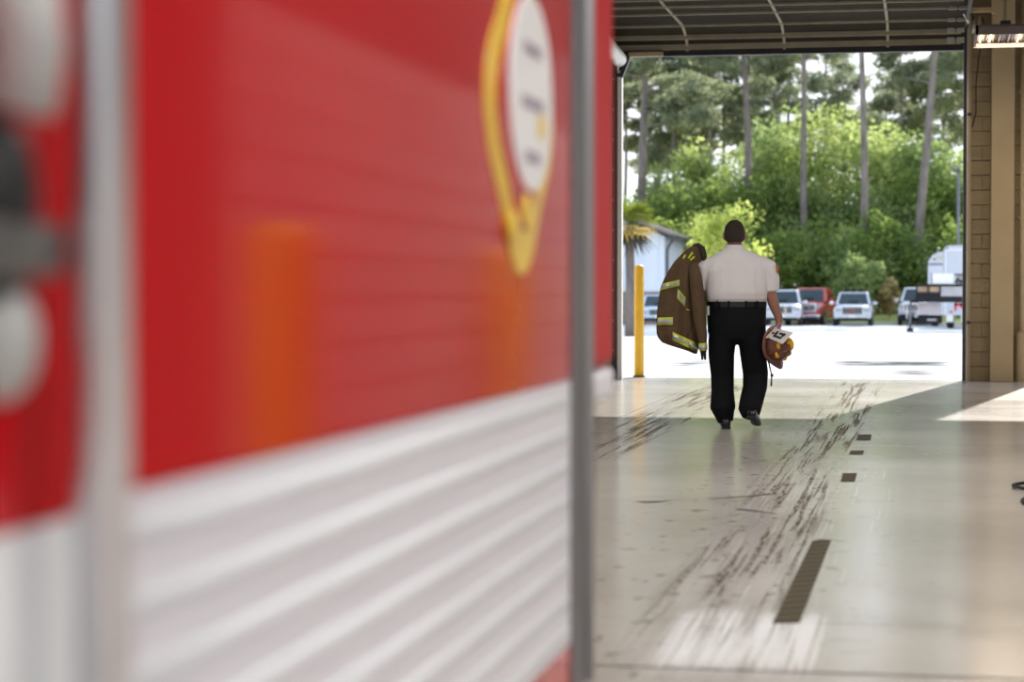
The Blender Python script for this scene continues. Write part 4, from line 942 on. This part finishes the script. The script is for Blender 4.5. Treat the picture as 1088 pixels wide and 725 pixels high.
# hanging sleeve
sl = MB(); pts = [(736, 283, -.08, 7.5), (739, 295, -.12, 9), (741.5, 315, -.145, 9.5), (743.5, 338, -.15, 9), (746, 356, -.145, 7.2), (747, 366, -.14, 5.6), (747.3, 374, -.14, 5.0)]
sl.tube([(U(x), y_, V(y)) for x, y, y_, r_ in pts], [(r_ * S_, r_ * S_ * .75) for x, y, y_, r_ in pts], 18)
so = sl.build('sleeve', MATS['coat'], coat, smooth=True)
cb_ = [(746.9, 365.2, 5.95), (747, 366, 6.0), (747.3, 373, 5.5)]
MB().tube([(U(x), -.14, V(y)) for x, y, r_ in cb_], [(r_ * S_, r_ * S_ * .8) for x, y, r_ in cb_], 18).build('cuff_band', MATS['lime'], so, smooth=True)
MB().tube([(U(747), -.14, V(367.3)), (U(747.1), -.14, V(371.3))], [(6.05 * S_, 6.05 * S_ * .8)] * 2, 18).build('cuff_silver', MATS['silver_tape'], so, smooth=True)
for dx in (-1.5, 1.5): MB().tube([(U(747.3 + dx), -.14, V(373)), (U(748 + dx), -.14, V(383))], [.016, .010], 8).build('wrist_strap', MATS['lining'], so)
MB().tube([(U(736), .05, V(263)), (U(741), .03, V(261.5)), (U(746), .0, V(265)), (U(748.5), -.03, V(274)), (U(749), -.02, V(290))], [.018, .024, .026, .022, .012], 10).build('collar', MATS['lining'], coat, smooth=True)
P = [coat_pt(x, y, -1, .012) for x, y in ((733, 332), (733.5, 342), (732, 352), (731, 360))]
MB().tube(P, [.006, .010, .010, .006], 8).build('pocket_fold', MATS['coat'], coat, smooth=True)

# ------------------------------------------------------------------ helmet in his right hand
mat('helmet_shell', (.20, .075, .05), .3, coat=.4); mat('helmet_trim', (.32, .20, .20), .5); mat('amber', (.95, .50, .02), .25, emit=None); mat('shield_white', (.72, .70, .66), .5); mat('shield_mark', (.03, .03, .035), .5)
hl = thing('fire_helmet', 'dark red fire helmet with white front shield held in the man\'s right hand', 'helmet', (pb.x, pb.y, 0), yaw_p)
fw = Vector((-.30, -.62, .78)).normalized(); up = Vector((.60, -.75, .05)); up = (up - fw * up.dot(fw)).normalized(); rt = fw.cross(up)
Mh = Matrix.Translation((U(823.5), -.06, V(366.5))) @ Matrix((rt, fw, up)).transposed().to_4x4() @ Matrix.Scale(1.12, 4)
def H(mb): return mb.xf(Mh)
dm = MB(); rg = []
for i in range(9):
    a = R(i * 10.8); rg.append([(math.cos(a) * math.cos(k * math.pi / 16) * .105, math.cos(a) * math.sin(k * math.pi / 16) * .13, math.sin(a) * .135) for k in range(32)])
dm.loft(rg); dome = H(dm).build('shell', MATS['helmet_shell'], hl, smooth=True)
for k in range(4):
    a = k * math.pi / 4; H(MB().tube([(math.cos(a) * math.cos(b2) * .107, math.sin(a) * math.cos(b2) * .132, math.sin(b2) * .138) for b2 in np.linspace(0, math.pi, 15)], .006, 6)).build('ridge', MATS['helmet_shell'], dome, smooth=True)
ri = []; ro = []
for k in range(40):
    a = 2 * math.pi * k / 40; c, s_ = math.cos(a), math.sin(a); back = max(0, -s_)
    ri.append((c * .10, s_ * .125, .0)); ro.append((c * (.135 - .035 * back ** 6), s_ * (.158 + .12 * back ** 3), -.018 - .015 * back))
br = MB(); br.loft([[(x, y, z - .008) for x, y, z in ri], [(x, y, z - .006) for x, y, z in ro], ro, ri, [(x, y, z - .008) for x, y, z in ri]], cap=False); H(br).build('brim', MATS['helmet_shell'], hl, smooth=True)
sh = H(MB().hexa([(-.055, .118, .0), (.055, .118, .0), (.055, .128, .0), (-.055, .128, .0), (-.07, .105, .16), (.07, .105, .16), (.07, .115, .16), (-.07, .115, .16)])).build('front_shield', MATS['shield_white'], hl, bevel=.004)
for (x0, x1, t0, t1) in ((-.036, -.016, .25, .75), (-.036, .03, .25, .37), (.006, .026, .45, .8), (-.01, .03, .66, .76)):
    def fs(x, t_): return (x, lerp(.129, .1162, t_) + .0015, lerp(0, .16, t_))
    a_, b2, c2, d2 = fs(x0, t0), fs(x1, t0), fs(x1, t1), fs(x0, t1)
    H(MB().hexa([a_, b2, c2, d2, *[(x, y + .003, z + .001) for x, y, z in (a_, b2, c2, d2)]])).build('shield_mark', MATS['shield_mark'], sh)
H(MB().box(-.07, .07, .128, .136, .0, .012)).build('shield_trim', MATS['shield_white'], sh)
for (x, y, z) in ((.055, .06, .095), (.085, -.02, .075), (.03, -.09, .085), (-.055, .06, .095), (-.085, -.02, .075), (-.03, -.09, .085)):
    H(MB().ell((x, y, z), (.026, .032, .012), 10, 6)).build('reflector', MATS['amber'], dome, smooth=True)
H(MB().ell((.035, .00, .118), (.045, .06, .022), 12, 6)).build('goggle_lens', MATS['amber'], dome, smooth=True)
cp = [(812.5, 366, -.02), (807, 368, -.03), (803, 371, -.06)]
MB().tube([(U(x), y_, V(y)) for x, y, y_ in cp], .008, 6).build('chin_strap', MATS['black'], hl, smooth=True)
for o_ in (0, 2.2):
    cp = [(812 + o_, 367, -.03), (814 + o_ * .6, 378, -.03), (817 + o_ * .2, 390, -.03), (819.5, 399, -.03), (819.5 - o_ * .4, 411, -.03)]
    MB().tube([(U(x), y_, V(y)) for x, y, y_ in cp], .0055, 6).build('chin_strap', MATS['black'], hl, smooth=True)
MB().box(U(819.7) - .012, U(819.7) + .012, -.04, -.02, V(401), V(398)).build('strap_buckle', MATS['plastic'], hl)
